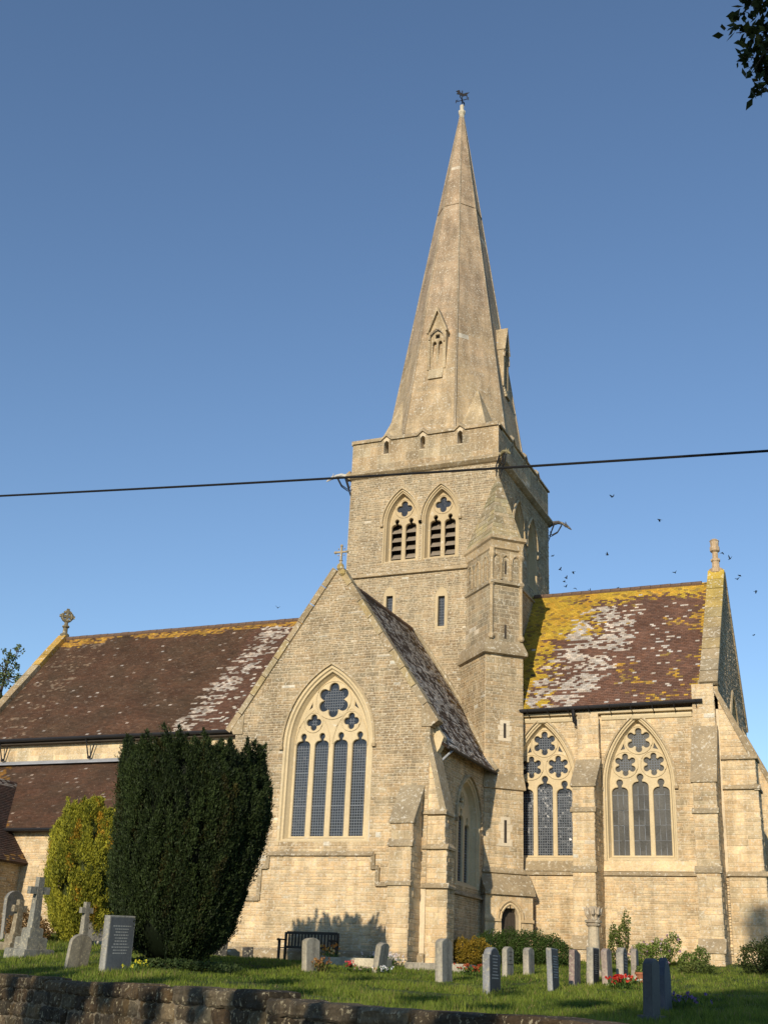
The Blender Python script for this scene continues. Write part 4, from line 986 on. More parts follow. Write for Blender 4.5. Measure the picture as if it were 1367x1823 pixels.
def clipped_yew(name, loc, prof, n, cd_, cl_, label, shoot=(.10, .2), hull=.74, ridges=15, spikes=26, seed=0, ry=1.0, plume=(.7, 1.7), fat=(.07, .16), per=330, lw=1.0):
    """prof [(z, offset x, radius)] low to high, local to loc"""
    root = empty(name, loc, label=label, cat='yew')
    prof = sorted(prof); zs = np.array([q[0] for q in prof]); ox = np.array([q[1] for q in prof]); rr = np.array([q[2] for q in prof])
    tr = Acc(); tube(tr, [(ox[0]*.3, 0, -.2), (ox[0], 0, .4), (ox[1]*.8, 0, 1.6), (ox[3], 0, 3)], [.30, .22, .16, .08], 8); tr.build('trunk', 'bark', root)
    for k in range(4):
        b_ = Acc(); an = k*1.6+.4; r0 = rr[2]*.7; tube(b_, [(ox[0], 0, .15), (ox[0]+math.cos(an)*r0*.45, math.sin(an)*r0*.45, .55), (ox[1]+math.cos(an)*r0, math.sin(an)*r0, 1.2)], [.10, .07, .03], 6); b_.build('limb', 'bark', root)
    def ridge_f(th, z): return 1+.055*np.sin(ridges*th+1.4*np.sin(z*1.1+seed)+seed)+.04*np.sin((ridges*2.3)*th+z*2.1)+.03*np.sin(5*th+z*1.7+seed)
    # hull
    A_ = Acc(); nz, na = 26, 48; V = []
    zz = np.linspace(zs[0]+.05, zs[-1]-.12, nz)
    for z in zz:
        for k in range(na):
            th = 2*math.pi*k/na; r = np.interp(z, zs, rr)*hull*float(ridge_f(th, z)); V.append((np.interp(z, zs, ox)+r*math.cos(th), ry*r*math.sin(th), z))
    fs = [(i*na+k, i*na+(k+1) % na, (i+1)*na+(k+1) % na, (i+1)*na+k) for i in range(nz-1) for k in range(na)]+[tuple(range((nz-1)*na, nz*na)), tuple(range(na-1, -1, -1))]
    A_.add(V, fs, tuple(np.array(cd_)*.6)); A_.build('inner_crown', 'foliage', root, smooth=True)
    ncol = n; allV = []; allF = []; allC = []; off = 0
    for k in range(ncol):
        th = RNG.uniform(0, 2*math.pi); z0 = zs[0]+(zs[-1]-zs[0])*RNG.uniform(-.02, .93); ln_ = RNG.uniform(*plume)*(.75 if z0 > zs[-1]*.75 else 1)
        zend = min(z0+ln_, zs[-1]+RNG.uniform(-.15, .42)); q = 1.0
        lump_ = noise.noise(Vector((math.cos(th)*1.6+seed, math.sin(th)*1.6, z0*.9)))
        if lump_ < -.30 and RNG.uniform() < .6: continue
        if RNG.uniform() < .16: q = math.sqrt(RNG.uniform(.02, .9)); z0 = zs[-1]-.45; zend = zs[-1]+RNG.uniform(-.05, .38)
        m2 = int(per*(zend-z0)/.9)+20; tt = RNG.uniform(0, 1, m2)**.9; z = z0+(zend-z0)*tt; zc = np.clip(z, zs[0], zs[-1]-.35*(q > .9))
        wob = th+.05*np.sin(tt*5+k); rad = np.interp(zc, zs, rr)*q*(.91+RNG.uniform(-.08, .035)+.07*lump_)+.11*tt**2*(q > .9); thick = RNG.uniform(*fat)*(1-tt**3)+.015
        P = np.stack([np.interp(zc, zs, ox)+rad*np.cos(wob), ry*rad*np.sin(wob), z], 1)+RNG.normal(size=(m2, 3))*thick[:, None]*np.array([.55, .55, .45])
        D = np.stack([np.cos(wob)*.42, np.sin(wob)*.42, np.full(m2, .9)], 1)+RNG.normal(size=(m2, 3))*.42
        tone = RNG.uniform(.05, .7)+.25*lump_; br_ = RNG.uniform() < .04
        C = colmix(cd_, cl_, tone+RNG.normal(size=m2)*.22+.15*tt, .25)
        if br_: C = C*np.array([1.5, .9, .8])
        V, F, C = leaves_geo(P, D, RNG.uniform(*shoot, m2), RNG.uniform(.010, .020, m2)*lw, C); allV.append(V); allF.append(F+off); allC.append(C); off += len(V)
        if RNG.uniform() < .25:      # a stray shoot
            b0 = P[int(RNG.integers(0, m2))]; d0 = np.array([math.cos(th)*.7, math.sin(th)*.7, .8])+RNG.normal(size=3)*.2; t2 = np.linspace(0, 1, 16); Ps = b0+d0*t2[:, None]*RNG.uniform(.15, .32)
            V, F, C = leaves_geo(Ps, d0+RNG.normal(size=(16, 3))*.5, .05, .009, colmix(cd_, cl_, np.full(16, .8))); allV.append(V); allF.append(F+off); allC.append(C); off += len(V)
    np_mesh('crown', np.concatenate(allV), np.concatenate(allF), 'foliage', root, np.concatenate(allC), kind='stuff')
    return root

# ---- dark yew in front of the transept
PY = [(5.12, -2.55, 1.85), (4.92, -2.42, 2.14), (4.21, -2.25, 2.24), (3.22, -2.19, 2.24), (2.25, -2.31, 2.12), (1.44, -2.37, 1.97), (0.91, -2.43, 1.79), (0.39, -2.46, 1.66), (-0.02, -2.47, 1.25), (-0.28, -2.36, 0.7)]
by = (-2.35, -18.2); bz = gz(*by)-.02
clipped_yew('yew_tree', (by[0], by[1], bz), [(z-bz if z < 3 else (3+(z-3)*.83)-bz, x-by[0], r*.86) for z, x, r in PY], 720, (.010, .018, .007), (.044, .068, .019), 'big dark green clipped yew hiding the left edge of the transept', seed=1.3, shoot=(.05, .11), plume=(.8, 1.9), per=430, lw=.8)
PG = [(5.00, -12.05, 0.55), (4.71, -12.05, 1.10), (3.93, -11.92, 1.62), (2.61, -11.71, 1.86), (1.69, -11.61, 1.84), (0.96, -11.52, 1.6), (0.51, -11.49, 1.25), (.15, -11.5, .9)]
gy_ = (-11.6, -9.5); bz = gz(*gy_)-.02
clipped_yew('golden_yew', (gy_[0], gy_[1], bz), [(z-bz if z < 2 else (2+(z-2)*.90)-bz, x-gy_[0]+.2, r*.82) for z, x, r in PG], 560, (.075, .095, .012), (.44, .42, .045), 'rounded golden yellow-green yew beside the big dark yew', shoot=(.07, .14), ridges=13, seed=4.1, plume=(.45, 1.0), fat=(.09, .16), hull=.66)

def bush(name, loc, lobes, n, c0, c1, leaf, label, cat='shrub', stems=5, up=.5, width=.45, flowers=None, group=None):
    """lobes [(x, y, z, rx, ry, rz)] local"""
    root = empty(name, loc, label=label, cat=cat, group=group)
    st_ = Acc()
    for k in range(stems):
        lb = lobes[k % len(lobes)]; a_ = random.uniform(0, 6.3)
        tube(st_, [(lb[0]*.3, lb[1]*.3, -.1), (lb[0]*.7+.1*math.cos(a_), lb[1]*.7+.1*math.sin(a_), lb[2]*.5), (lb[0]+lb[3]*.4*math.cos(a_), lb[1]+lb[4]*.4*math.sin(a_), lb[2]+lb[5]*.3)], [.025, .018, .006], 5)
    st_.build('stems', 'bark', root, kind='stuff')
    Vs = []; Fs = []; Cs = []; off = 0; tot = sum(l[3]*l[4]*l[5] for l in lobes)
    for lb in lobes:
        m = max(60, int(n*lb[3]*lb[4]*lb[5]/tot)); d = unit(RNG.normal(size=(m, 3))); rad = RNG.uniform(.25, 1, m)**.45
        bump_ = np.array([1+.22*noise.noise(Vector((q[0]*2.1+lb[0], q[1]*2.1+lb[1], q[2]*2.1))) for q in d])
        P = np.array(lb[:3])+d*np.array(lb[3:6])*(rad*bump_)[:, None]; P = P[P[:, 2] > .02]; m = len(P); d = d[:m]
        D = d*(1-up)+np.array([0, 0, up])+RNG.normal(size=(m, 3))*.45
        cl = np.array([noise.noise(Vector((p[0]*4, p[1]*4, p[2]*4))) for p in P])
        V, F, C = leaves_geo(P, D, RNG.uniform(.6, 1.2, m)*leaf, RNG.uniform(.7, 1.2, m)*leaf*width, colmix(c0, c1, .45+.6*cl, .25)); Vs.append(V); Fs.append(F+off); Cs.append(C); off += len(V)
    np_mesh('foliage', np.concatenate(Vs), np.concatenate(Fs), 'foliage', root, np.concatenate(Cs), kind='stuff')
    if flowers:
        m, cols, zr, sz = flowers; Pf = []
        for _ in range(m):
            lb = random.choice(lobes); q = Vector((random.gauss(0, 1), random.gauss(0, 1)-.6, random.gauss(0, 1)+.4)).normalized(); Pf.append((lb[0]+q.x*lb[3]*1.03, lb[1]+q.y*lb[4]*1.03, lb[2]+q.z*lb[5]*1.03))
        Pf = np.array(Pf); k = 5; P = np.repeat(Pf, k, 0); D = RNG.normal(size=(len(P), 3)); ci = RNG.integers(0, len(cols), len(Pf)); C = np.repeat(np.array(cols)[ci], k, 0)
        V, F, C = leaves_geo(P, D, sz, sz*.45, C); np_mesh('blooms', V, F, 'petal', root, C, kind='stuff')
    return root
def G3(x, y, dz=0.0): return (x, y, gz(x, y)+dz)
bush('box_hedge', G3(2.35, -4.6), [(-1.0, 0, .5, .62, .62, .58), (-.35, 0, .55, .7, .65, .6), (.35, 0, .52, .7, .65, .6), (1.0, 0, .45, .62, .62, .56), (1.35, 0, .35, .42, .5, .45)], 26000, (.022, .045, .010), (.065, .11, .02), .045, 'clipped dark green hedge below the turret door', cat='hedge', up=.6)
bush('variegated_shrub', G3(1.15, -6.3), [(-.25, 0, .45, .42, .4, .42), (.25, .05, .48, .42, .4, .40), (.1, -.15, .3, .4, .3, .3)], 6500, (.12, .10, .012), (.30, .19, .02), .05, 'small orange-gold variegated shrub beside the transept buttress', up=.5)
bush('rose_bush', G3(5.35, -2.9), [(-.25, 0, .6, .22, .25, .55), (.05, 0, .9, .2, .2, .5), (.15, .05, 1.35, .12, .12, .4), (-.3, .05, 1.0, .12, .12, .35)], 1700, (.06, .09, .02), (.17, .20, .05), .07, 'tall thin climbing rose against the chancel wall', stems=7, up=.4)
bush('flowering_shrub', G3(6.55, -3.1), [(-.5, 0, .34, .42, .4, .42), (.05, 0, .40, .45, .42, .46), (.5, .1, .72, .26, .25, .36)], 3600, (.06, .10, .02), (.22, .29, .06), .06, 'leafy light green shrub with pinkish blooms under the chancel window', flowers=(26, [(.42, .26, .34), (.50, .38, .40), (.35, .2, .3)], None, .07))
bush('low_shrub', G3(7.75, -3.2), [(-.25, 0, .22, .32, .3, .26), (.2, 0, .34, .28, .3, .34)], 1500, (.06, .10, .02), (.18, .24, .05), .06, 'low green shrub between the flowering shrub and the corner buttress')
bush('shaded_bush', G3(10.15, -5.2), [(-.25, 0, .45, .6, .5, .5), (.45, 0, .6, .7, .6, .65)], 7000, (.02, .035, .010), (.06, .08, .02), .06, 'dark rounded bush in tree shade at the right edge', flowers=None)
bush('ground_shrub', G3(8.35, -6.0), [(0, 0, .15, .45, .3, .2), (-.45, .1, .1, .3, .25, .14)], 1500, (.05, .08, .018), (.14, .16, .04), .055, 'low spreading shrub at the foot of the corner buttress')
bush('russet_shrub', G3(-13.3, -10.4), [(0, 0, .5, .65, .55, .6), (.6, 0, .35, .5, .45, .42)], 4200, (.09, .05, .02), (.24, .15, .06), .07, 'russet brown shrub behind the tall gravestone cross')
bush('ivy_patch', G3(-2.0, -18.9), [(0, 0, .1, 1.1, .5, .14), (1.1, .1, .08, .8, .4, .12), (-.9, 0, .1, .7, .4, .14)], 3600, (.02, .04, .012), (.07, .10, .03), .06, 'low ivy creeping round the foot of the dark yew', cat='ivy')

# ================================================================== gravestones
def outline(w_, h, top):
    a_ = w_/2
    if top == 'flat': return [(-a_, -.25), (a_, -.25), (a_, h), (-a_, h)]
    if top == 'round': return [(-a_, -.25), (a_, -.25)]+[(a_*math.cos(R(t)), h-a_*.75+a_*.75*math.sin(R(t))) for t in range(0, 181, 15)]
    if top == 'segment': return [(-a_, -.25), (a_, -.25)]+[(a_*math.cos(R(t))/math.cos(R(30)), h-.16*w_+.32*w_*(math.sin(R(t))-.5)) for t in range(30, 151, 12)]
    if top == 'pointed': return [(-a_, -.25), (a_, -.25), (a_, h-w_*.55), (a_*.75, h-w_*.30), (a_*.4, h-w_*.1), (0, h), (-a_*.4, h-w_*.1), (-a_*.75, h-w_*.30), (-a_, h-w_*.55)]
    if top == 'shoulder': return [(-a_, -.25), (a_, -.25), (a_, h-.16)]+[(a_*.78*math.cos(R(t)), h-.16+.16*math.sin(R(t))) for t in range(0, 181, 20)]+[(-a_, h-.16)]
    if top == 'ogee': return [(-a_, -.25), (a_, -.25), (a_, h-.14), (a_*.85, h-.13), (a_*.6, h-.05), (a_*.25, h), (-a_*.25, h), (-a_*.6, h-.05), (-a_*.85, h-.13), (-a_, h-.14)]
    if top == 'slant': return [(-a_, -.25), (a_, -.25), (a_, h-.10), (-a_*.2, h), (-a_, h-.02)]
def gravestone(loc, h, w_, t, top, mat, col, label, rz=0.0, lean=(0, 0), lines=0, face=None, plinth=False, lcol='pale_lettering'):
    col = tuple(k_*.72 for k_ in col)
    o = empty('gravestone', (loc[0], loc[1], gz(*loc)), rz, label=label, cat='gravestone'); o.rotation_euler = (lean[0]+random.gauss(0, .025), lean[1]+random.gauss(0, .025), rz+random.gauss(0, .07))
    Fg = Frame((0, 0, 0), (0, 1, 0), Z); ol = outline(w_, h, top); n = len(ol); b_ = .014; cy = h*.5
    ins = [(u*(1-2*b_/w_), cy+(v-cy)*(1-2*b_/h)) for u, v in ol]
    A_ = Acc(); V = []
    for lst, d in ((ins, -t/2), (ol, -t/2+b_), (ol, t/2-b_), (ins, t/2)): V += [Fg.p(u, v, d) for u, v in lst]
    A_.add(V, [tuple(range(n-1, -1, -1)), tuple(range(3*n, 4*n))]+[(k*n+j, k*n+(j+1) % n, (k+1)*n+(j+1) % n, (k+1)*n+j) for k in range(3) for j in range(n)], col)
    A_.build('slab', mat, o)
    if face:
        f_a = Acc(); f_a.add([Fg.p(u*.9, cy+(v-cy)*.93, t/2+.003) for u, v in ol], [tuple(range(n))], face); f_a.build('shaded_face', 'granite', o)  # darker panel: the shade on the east face is put into its colour
    if lines:
        ins_ = Acc(); v = h*.80
        for k in range(lines):
            half = w_*random.uniform(.18, .36); u = -half
            while u < half:
                du = random.uniform(.02, .07)
                ins_.add([Fg.p(u, v, t/2+.006), Fg.p(min(u+du, half), v, t/2+.006), Fg.p(min(u+du, half), v+.022, t/2+.006), Fg.p(u, v+.022, t/2+.006)], [(0, 1, 2, 3)]); u += du+.018
            v -= h*.55/lines
        ins_.build('inscription', lcol, o, kind='stuff')
    if plinth:
        p_ = Acc(); box(p_, Fg, -w_/2-.08, w_/2+.08, -.2, .10, -t/2-.08, t/2+.08, jit(col, .1)); p_.build('plinth', mat, o)
    return o
LG = (.42, .40, .34); DG = (.055, .058, .062); PK = (.36, .27, .24); MG = (.22, .22, .20)
gravestone((-15.3, -8.6), 1.6, .95, .14, 'round', 'gravestone', (.40, .39, .36), 'tall pale round-headed gravestone at the left edge of the photo')
gravestone((-4.99, -18.5), .80, .62, .12, 'round', 'gravestone', (.36, .34, .28), 'small round-topped gravestone leaning sideways, nearest the tall cross', rz=-.25, lean=(.0, .13))
gravestone((-2.82, -19.95), 1.2, .85, .19, 'flat', 'gravestone', (.40, .40, .37), 'large flat-topped grey gravestone with lines of lettering', rz=-.12, lean=(.05, .03), lines=10, face=(.13, .14, .15))
gravestone((-10.55, -10.3), .80, .95, .12, 'flat', 'gravestone', (.32, .31, .28), 'wide low grey slab gravestone behind the small leaning stone', rz=-.5, plinth=True)
gravestone((-6.3, -13.0), .38, .55, .14, 'round', 'gravestone', (.46, .38, .25), 'little buff rounded stone at the left foot of the dark yew')
gravestone((-6.75, -8.75), .66, .72, .14, 'ogee', 'gravestone', (.09, .085, .075), 'dark squat shaped-top gravestone right of the dark yew', rz=-1.2)
gravestone((-5.55, -8.75), .40, .34, .12, 'flat', 'gravestone', (.08, .075, .07), 'tiny dark upright stone between the squat gravestone and the bench', rz=-1.2)
gravestone((-.05, -15.31), .82, .52, .17, 'segment', 'gravestone', (.45, .42, .34), 'pale gravestone with shallow curved top in front of the bench', rz=-.1)
gravestone((1.01, -13.33), .76, .52, .16, 'segment', 'gravestone', (.42, .39, .32), 'pale gravestone tilting to the right at the end of the kerbed grave', lean=(.05, .16))
gravestone((3.44, -14.9), 1.03, .62, .20, 'segment', 'gravestone', (.44, .41, .34), 'tall pale gravestone standing alone before the transept corner buttress', lean=(0, .03))
gravestone((5.44, -17.23), .98, .78, .17, 'shoulder', 'gravestone', (.34, .35, .36), 'dark shouldered gravestone with lettering, before the hedge', lines=8, face=DG, lean=(.0, -.02))
gravestone((3.74, -10.52), .78, .55, .15, 'segment', 'gravestone', (.48, .45, .37), 'pale gravestone with shallow curved top, left of the two in front of the hedge', lines=4, lcol='dark_wood')
gravestone((4.07, -9.58), .74, .50, .18, 'segment', 'gravestone', (.48, .44, .37), 'pale plain gravestone, right of the two in front of the hedge')
gravestone((6.37, -15.4), .95, .75, .13, 'flat', 'gravestone', (.36, .37, .37), 'dark flat-topped gravestone with white lettering, left of the carved pillar', lines=9, face=DG)
gravestone((6.25, -12.94), .88, .66, .15, 'slant', 'gravestone', PK, 'pinkish granite gravestone with slanted top just left of the carved pillar')
gravestone((6.51, -12.04), .92, .66, .18, 'flat', 'gravestone', (.47, .44, .37), 'white-edged gravestone with shade-darkened lettered face in front of the carved pillar', lines=10, face=DG)
gravestone((6.85, -11.85), .90, .50, .16, 'segment', 'gravestone', (.46, .37, .32), 'pale pink gravestone just right of the carved pillar')
gravestone((6.9, -10.28), .86, .64, .20, 'round', 'gravestone', (.45, .42, .36), 'arched gravestone with a shade-darkened lettered face behind the red flowers', lines=6, face=DG)
gravestone((7.05, -9.32), .80, .50, .15, 'segment', 'gravestone', (.46, .40, .34), 'plain pale gravestone beside the terracotta pot')
gravestone((10.08, -22.87), 1.0, .56, .16, 'segment', 'granite', (.10, .10, .10), 'dark granite gravestone nearest the lane, front one of the pair', lean=(0, .02), plinth=True)
gravestone((9.81, -20.1), .95, .60, .14, 'pointed', 'granite', (.075, .085, .11), 'bluish pointed granite gravestone behind the front one of the pair', lines=0)
def stone_cross(loc, h, arm, t, col, label, steps, rz=-.2, wheel=False, lean=(0, 0)):
    col = tuple(k_*.6 for k_ in col)
    o = empty('gravestone_cross', (loc[0], loc[1], gz(*loc)), rz, label=label, cat='stone cross'); o.rotation_euler = (lean[0], lean[1], rz)
    Fg = Frame((0, 0, 0), (0, 1, 0), Z); z0 = 0
    for k, (hw, hh) in enumerate(steps):
        s_ = Acc(); box(s_, Fg, -hw, hw, z0-(.2 if k == 0 else 0), z0+hh-.03, -hw*.8, hw*.8, jit(col, .08)); box(s_, Fg, -hw+.02, hw-.02, z0+hh-.03, z0+hh, -hw*.8+.02, hw*.8-.02, col); s_.build('step', 'gravestone', o); z0 += hh
    a_ = Acc(); hz = h-arm*1.05
    V = []
    for z, k in ((z0, 1.35), (hz, 1.0), (h, .95)):
        for u, d in ((-t*k, -t*.8*k), (t*k, -t*.8*k), (t*k, t*.8*k), (-t*k, t*.8*k)): V.append((d, u, z))
    a_.add(V, [(0, 1, 2, 3), (11, 10, 9, 8)]+[(i*4+j, i*4+4+j, i*4+4+(j+1) % 4, i*4+(j+1) % 4) for i in (0, 1) for j in range(4)], col); a_.build('shaft', 'gravestone', o)
    b_ = Acc(); box(b_, Fg, -arm, arm, hz-t, hz+t, -t*.72, t*.72, jit(col, .06)); b_.build('crossbar', 'gravestone', o)
    return o
stone_cross((-9.44, -14.78), 2.2, .36, .105, (.38, .38, .33), 'tall stone cross on a stepped base in front of the golden yew', [(.55, .2), (.36, .32), (.24, .26)], lean=(.03, .05))
stone_cross((-12.0, -12.4), 1.5, .26, .10, (.40, .33, .22), 'small buff stone cross at the left edge', [(.38, .2), (.24, .26)], lean=(.0, .03))
stone_cross((-9.77, -11.84), 1.35, .24, .085, (.42, .40, .33), 'slender pale cross in front of the golden yew', [(.30, .2)], lean=(.02, 0))
ob = empty('obelisk', G3(-7.66, -13.22), label='thin pale pointed stone showing above the large lettered gravestone', cat='obelisk')
a_ = Acc(); lathe(a_, (0, 0, -.1), [(.16, 0), (.16, .35), (.10, .40), (.085, 1.25), (.01, 1.5)], 4, (.52, .46, .34), R(45)); a_.build('shaft', 'gravestone', ob)
b_ = Acc(); lathe(b_, (0, 0, -.12), [(.24, 0), (.24, .2), (.2, .24)], 4, (.42, .38, .30), R(45)); b_.build('step', 'gravestone', ob)
# kerbed graves
def kerb(loc, L_, Wd, h, col, label, rz=0.0):
    o = empty('grave_kerb', (loc[0], loc[1], gz(*loc)), rz, label=label, cat='grave'); F0 = Frame((0, 0, 0), (1, 0, 0), Z)
    for u0, u1, d0, d1 in ((-L_/2, L_/2, Wd/2-.12, Wd/2), (-L_/2, L_/2, -Wd/2, -Wd/2+.12), (-L_/2, -L_/2+.12, -Wd/2+.12, Wd/2-.12), (L_/2-.12, L_/2, -Wd/2+.12, Wd/2-.12)):
        k = Acc(); box(k, F0, u0+.002, u1-.002, -.2, h-.02, d0, d1, jit(col, .1)); box(k, F0, u0+.015, u1-.015, h-.02, h, d0+.012, d1-.012, jit(col, .1)); k.build('kerb_stone', 'gravestone', o)
    return o
kerb((-.8, -11.0), 2.05, .95, .24, (.46, .42, .32), 'low pale stone grave kerb in front of the bench')
kerb((1.5, -9.9), 1.9, .9, .20, (.36, .33, .27), 'weathered grave kerb below the transept corner buttress')
kerb((-8.9, -10.9), 1.7, .8, .14, (.46, .42, .34), 'flat pale grave kerb by the wide low slab', rz=-.1)

# carved pillar
pil = empty('carved_pillar', G3(5.9, -9.27), label='round stone pillar topped by a worn carved block with pointed leaves', cat='monument')
a_ = Acc(); lathe(a_, (0, 0, 0), [(.24, -.2), (.24, .12), (.18, .2), (.17, .3), (.155, 1.36)], 14, (.50, .42, .30)); a_.build('shaft', 'gravestone', pil, smooth=False)
a_ = Acc(); lathe(a_, (0, 0, 0), [(.15, 1.35), (.20, 1.37), (.22, 1.41), (.18, 1.44), (.24, 1.46), (.25, 1.52), (.18, 1.54)], 14, (.40, .33, .24)); a_.build('cap', 'weathered_stone', pil)
a_ = Acc(); lathe(a_, (0, 0, 0), [(.16, 1.53), (.14, 1.6), (.17, 1.72), (.15, 1.86), (.09, 1.9)], 8, (.46, .38, .27))
for k in range(8):
    an = k*math.pi/4+.2; tube(a_, [(.12*math.cos(an), .12*math.sin(an), 1.58), (.19*math.cos(an), .19*math.sin(an), 1.70), (.22*math.cos(an), .22*math.sin(an), 1.82), (.27*math.cos(an), .27*math.sin(an), 1.88+.03*(k % 2))], [.05, .06, .045, .008], 5, (.44, .36, .26))
a_.build('carved_block', 'weathered_stone', pil)

# bench
bn = empty('bench', (-3.62, -8.32, gz(-3.6, -8.3)), label='dark slatted wooden bench standing against the transept wall', cat='bench')
F0 = Frame((0, 0, 0), (1, 0, 0), Z); wc = (.05, .05, .05)
for sx in (-.93, .93):
    for d0, hh in ((.22, .66), (-.22, .92)):
        a_ = Acc(); box(a_, F0, sx-.035, sx+.035, -.05, hh, d0-.035, d0+.035, wc); a_.build('leg', 'dark_wood', bn)
    a_ = Acc(); box(a_, F0, sx-.045, sx+.045, .66, .70, -.22, .32, wc); lathe(a_, (sx, -.30, .66), [(.02, -.03), (.05, -.01), (.05, .03), (.02, .05)], 8); a_.build('armrest', 'dark_wood', bn)
for k in range(5):
    a_ = Acc(); box(a_, F0, -.9, .9, .42, .445, .22-.1*k, .30-.1*k, wc); a_.build('seat_slat', 'dark_wood', bn)
for k in range(15):
    a_ = Acc(); x = -.82+k*1.64/14; box(a_, F0, x-.028, x+.028, .50, .86, -.245, -.222, wc); a_.build('back_slat', 'dark_wood', bn)
for v0, v1 in ((.86, .95), (.44, .50)):
    a_ = Acc(); box(a_, F0, -.9, .9, v0, v1, -.255, -.205, wc); a_.build('rail', 'dark_wood', bn)

# flowers left on graves
def posy(name, loc, n, r, h, cols, label, leaf=(.05, .10, .02), sz=.05, dz=0.0):
    o = empty(name, (loc[0], loc[1], gz(*loc)+dz), label=label, cat='flowers'); Pf = np.stack([RNG.normal(size=n)*r*.5, RNG.normal(size=n)*r*.5, RNG.uniform(.45, 1, n)*h], 1)
    k = 7; P = np.repeat(Pf, k, 0); D = RNG.normal(size=(len(P), 3))+np.array([0, -.3, .5]); C = np.repeat(np.array(cols)[RNG.integers(0, len(cols), n)], k, 0)*RNG.uniform(.75, 1.2, (len(P), 1))
    V, F, C = leaves_geo(P, D, sz, sz*.42, C); np_mesh('blooms', V, F, 'petal', o, C, kind='stuff')
    m = n*5; P = np.stack([RNG.normal(size=m)*r*.45, RNG.normal(size=m)*r*.45, RNG.uniform(0, .6, m)*h], 1); D = np.stack([RNG.normal(size=m)*.5, RNG.normal(size=m)*.5, np.ones(m)], 1)
    V, F, C = leaves_geo(P, D, .10, .018, colmix(leaf, (.10, .15, .03), RNG.uniform(0, 1, m))); np_mesh('stems', V, F, 'foliage', o, C, kind='stuff')
posy('red_flowers', (7.53, -13.4), 60, .32, .33, [(.55, .03, .02), (.45, .02, .02), (.6, .08, .05)], 'bunch of bright red flowers before the arched gravestone')
posy('white_flowers', (7.34, -11.3), 34, .30, .22, [(.7, .7, .62), (.62, .62, .5)], 'white flowers just behind the bright red bunch')
posy('purple_flowers', (9.95, -19.2), 34, .42, .30, [(.16, .10, .30), (.22, .15, .36)], 'purple flowers in shade behind the granite pair')
posy('red_flowers', (2.96, -11.5), 44, .34, .30, [(.38, .06, .03), (.45, .12, .05)], 'rusty red flowers left of the dark shouldered gravestone')
posy('red_flowers', (.55, -14.3), 22, .16, .28, [(.60, .05, .07), (.62, .12, .12)], 'single red posy on the grass in front of the kerbed grave')
posy('pink_flowers', (.98, -14.25), 16, .26, .15, [(.62, .42, .25), (.6, .5, .42)], 'peach flowers lying right of the red posy')
posy('white_flowers', (1.3, -13.7), 20, .26, .18, [(.72, .72, .72), (.6, .65, .72)], 'white flowers at the foot of the tilting pale gravestone')
posy('orange_flowers', (-1.55, -11.05), 26, .30, .52, [(.65, .40, .05), (.7, .6, .3), (.55, .22, .03)], 'orange and cream flowers standing on the low pale kerb', dz=.05)
posy('dried_flowers', (.35, -15.55), 30, .22, .36, [(.30, .14, .05), (.35, .2, .08)], 'dry brown plant beside the pale gravestone before the bench', leaf=(.12, .08, .03))
posy('white_flowers', (-.55, -9.35), 110, .55, .40, [(.74, .70, .68), (.68, .62, .62)], 'mound of white blossom at the foot of the transept buttress')
posy('yellow_flowers', (-1.9, -20.4), 12, .3, .30, [(.65, .6, .05)], 'few yellow flowers below the large lettered gravestone')
pt_ = empty('flower_pot', G3(7.45, -10.5), label='terracotta pot on the grass beside the plain pale gravestone', cat='pot')
a_ = Acc(); lathe(a_, (0, 0, 0), [(.10, -.02), (.14, .20), (.165, .20), (.165, .26), (.14, .26), (.13, .22)], 14); a_.build('vessel', 'terracotta', pt_); 
m = 90; P = RNG.normal(size=(m, 3))*[.06, .06, .05]+[0, 0, .30]; V, F, C = leaves_geo(P, RNG.normal(size=(m, 3))+[0, 0, .8], .09, .025, colmix((.06, .10, .02), (.16, .2, .05), RNG.uniform(0, 1, m))); np_mesh('plant', V, F, 'foliage', pt_, C, kind='stuff')

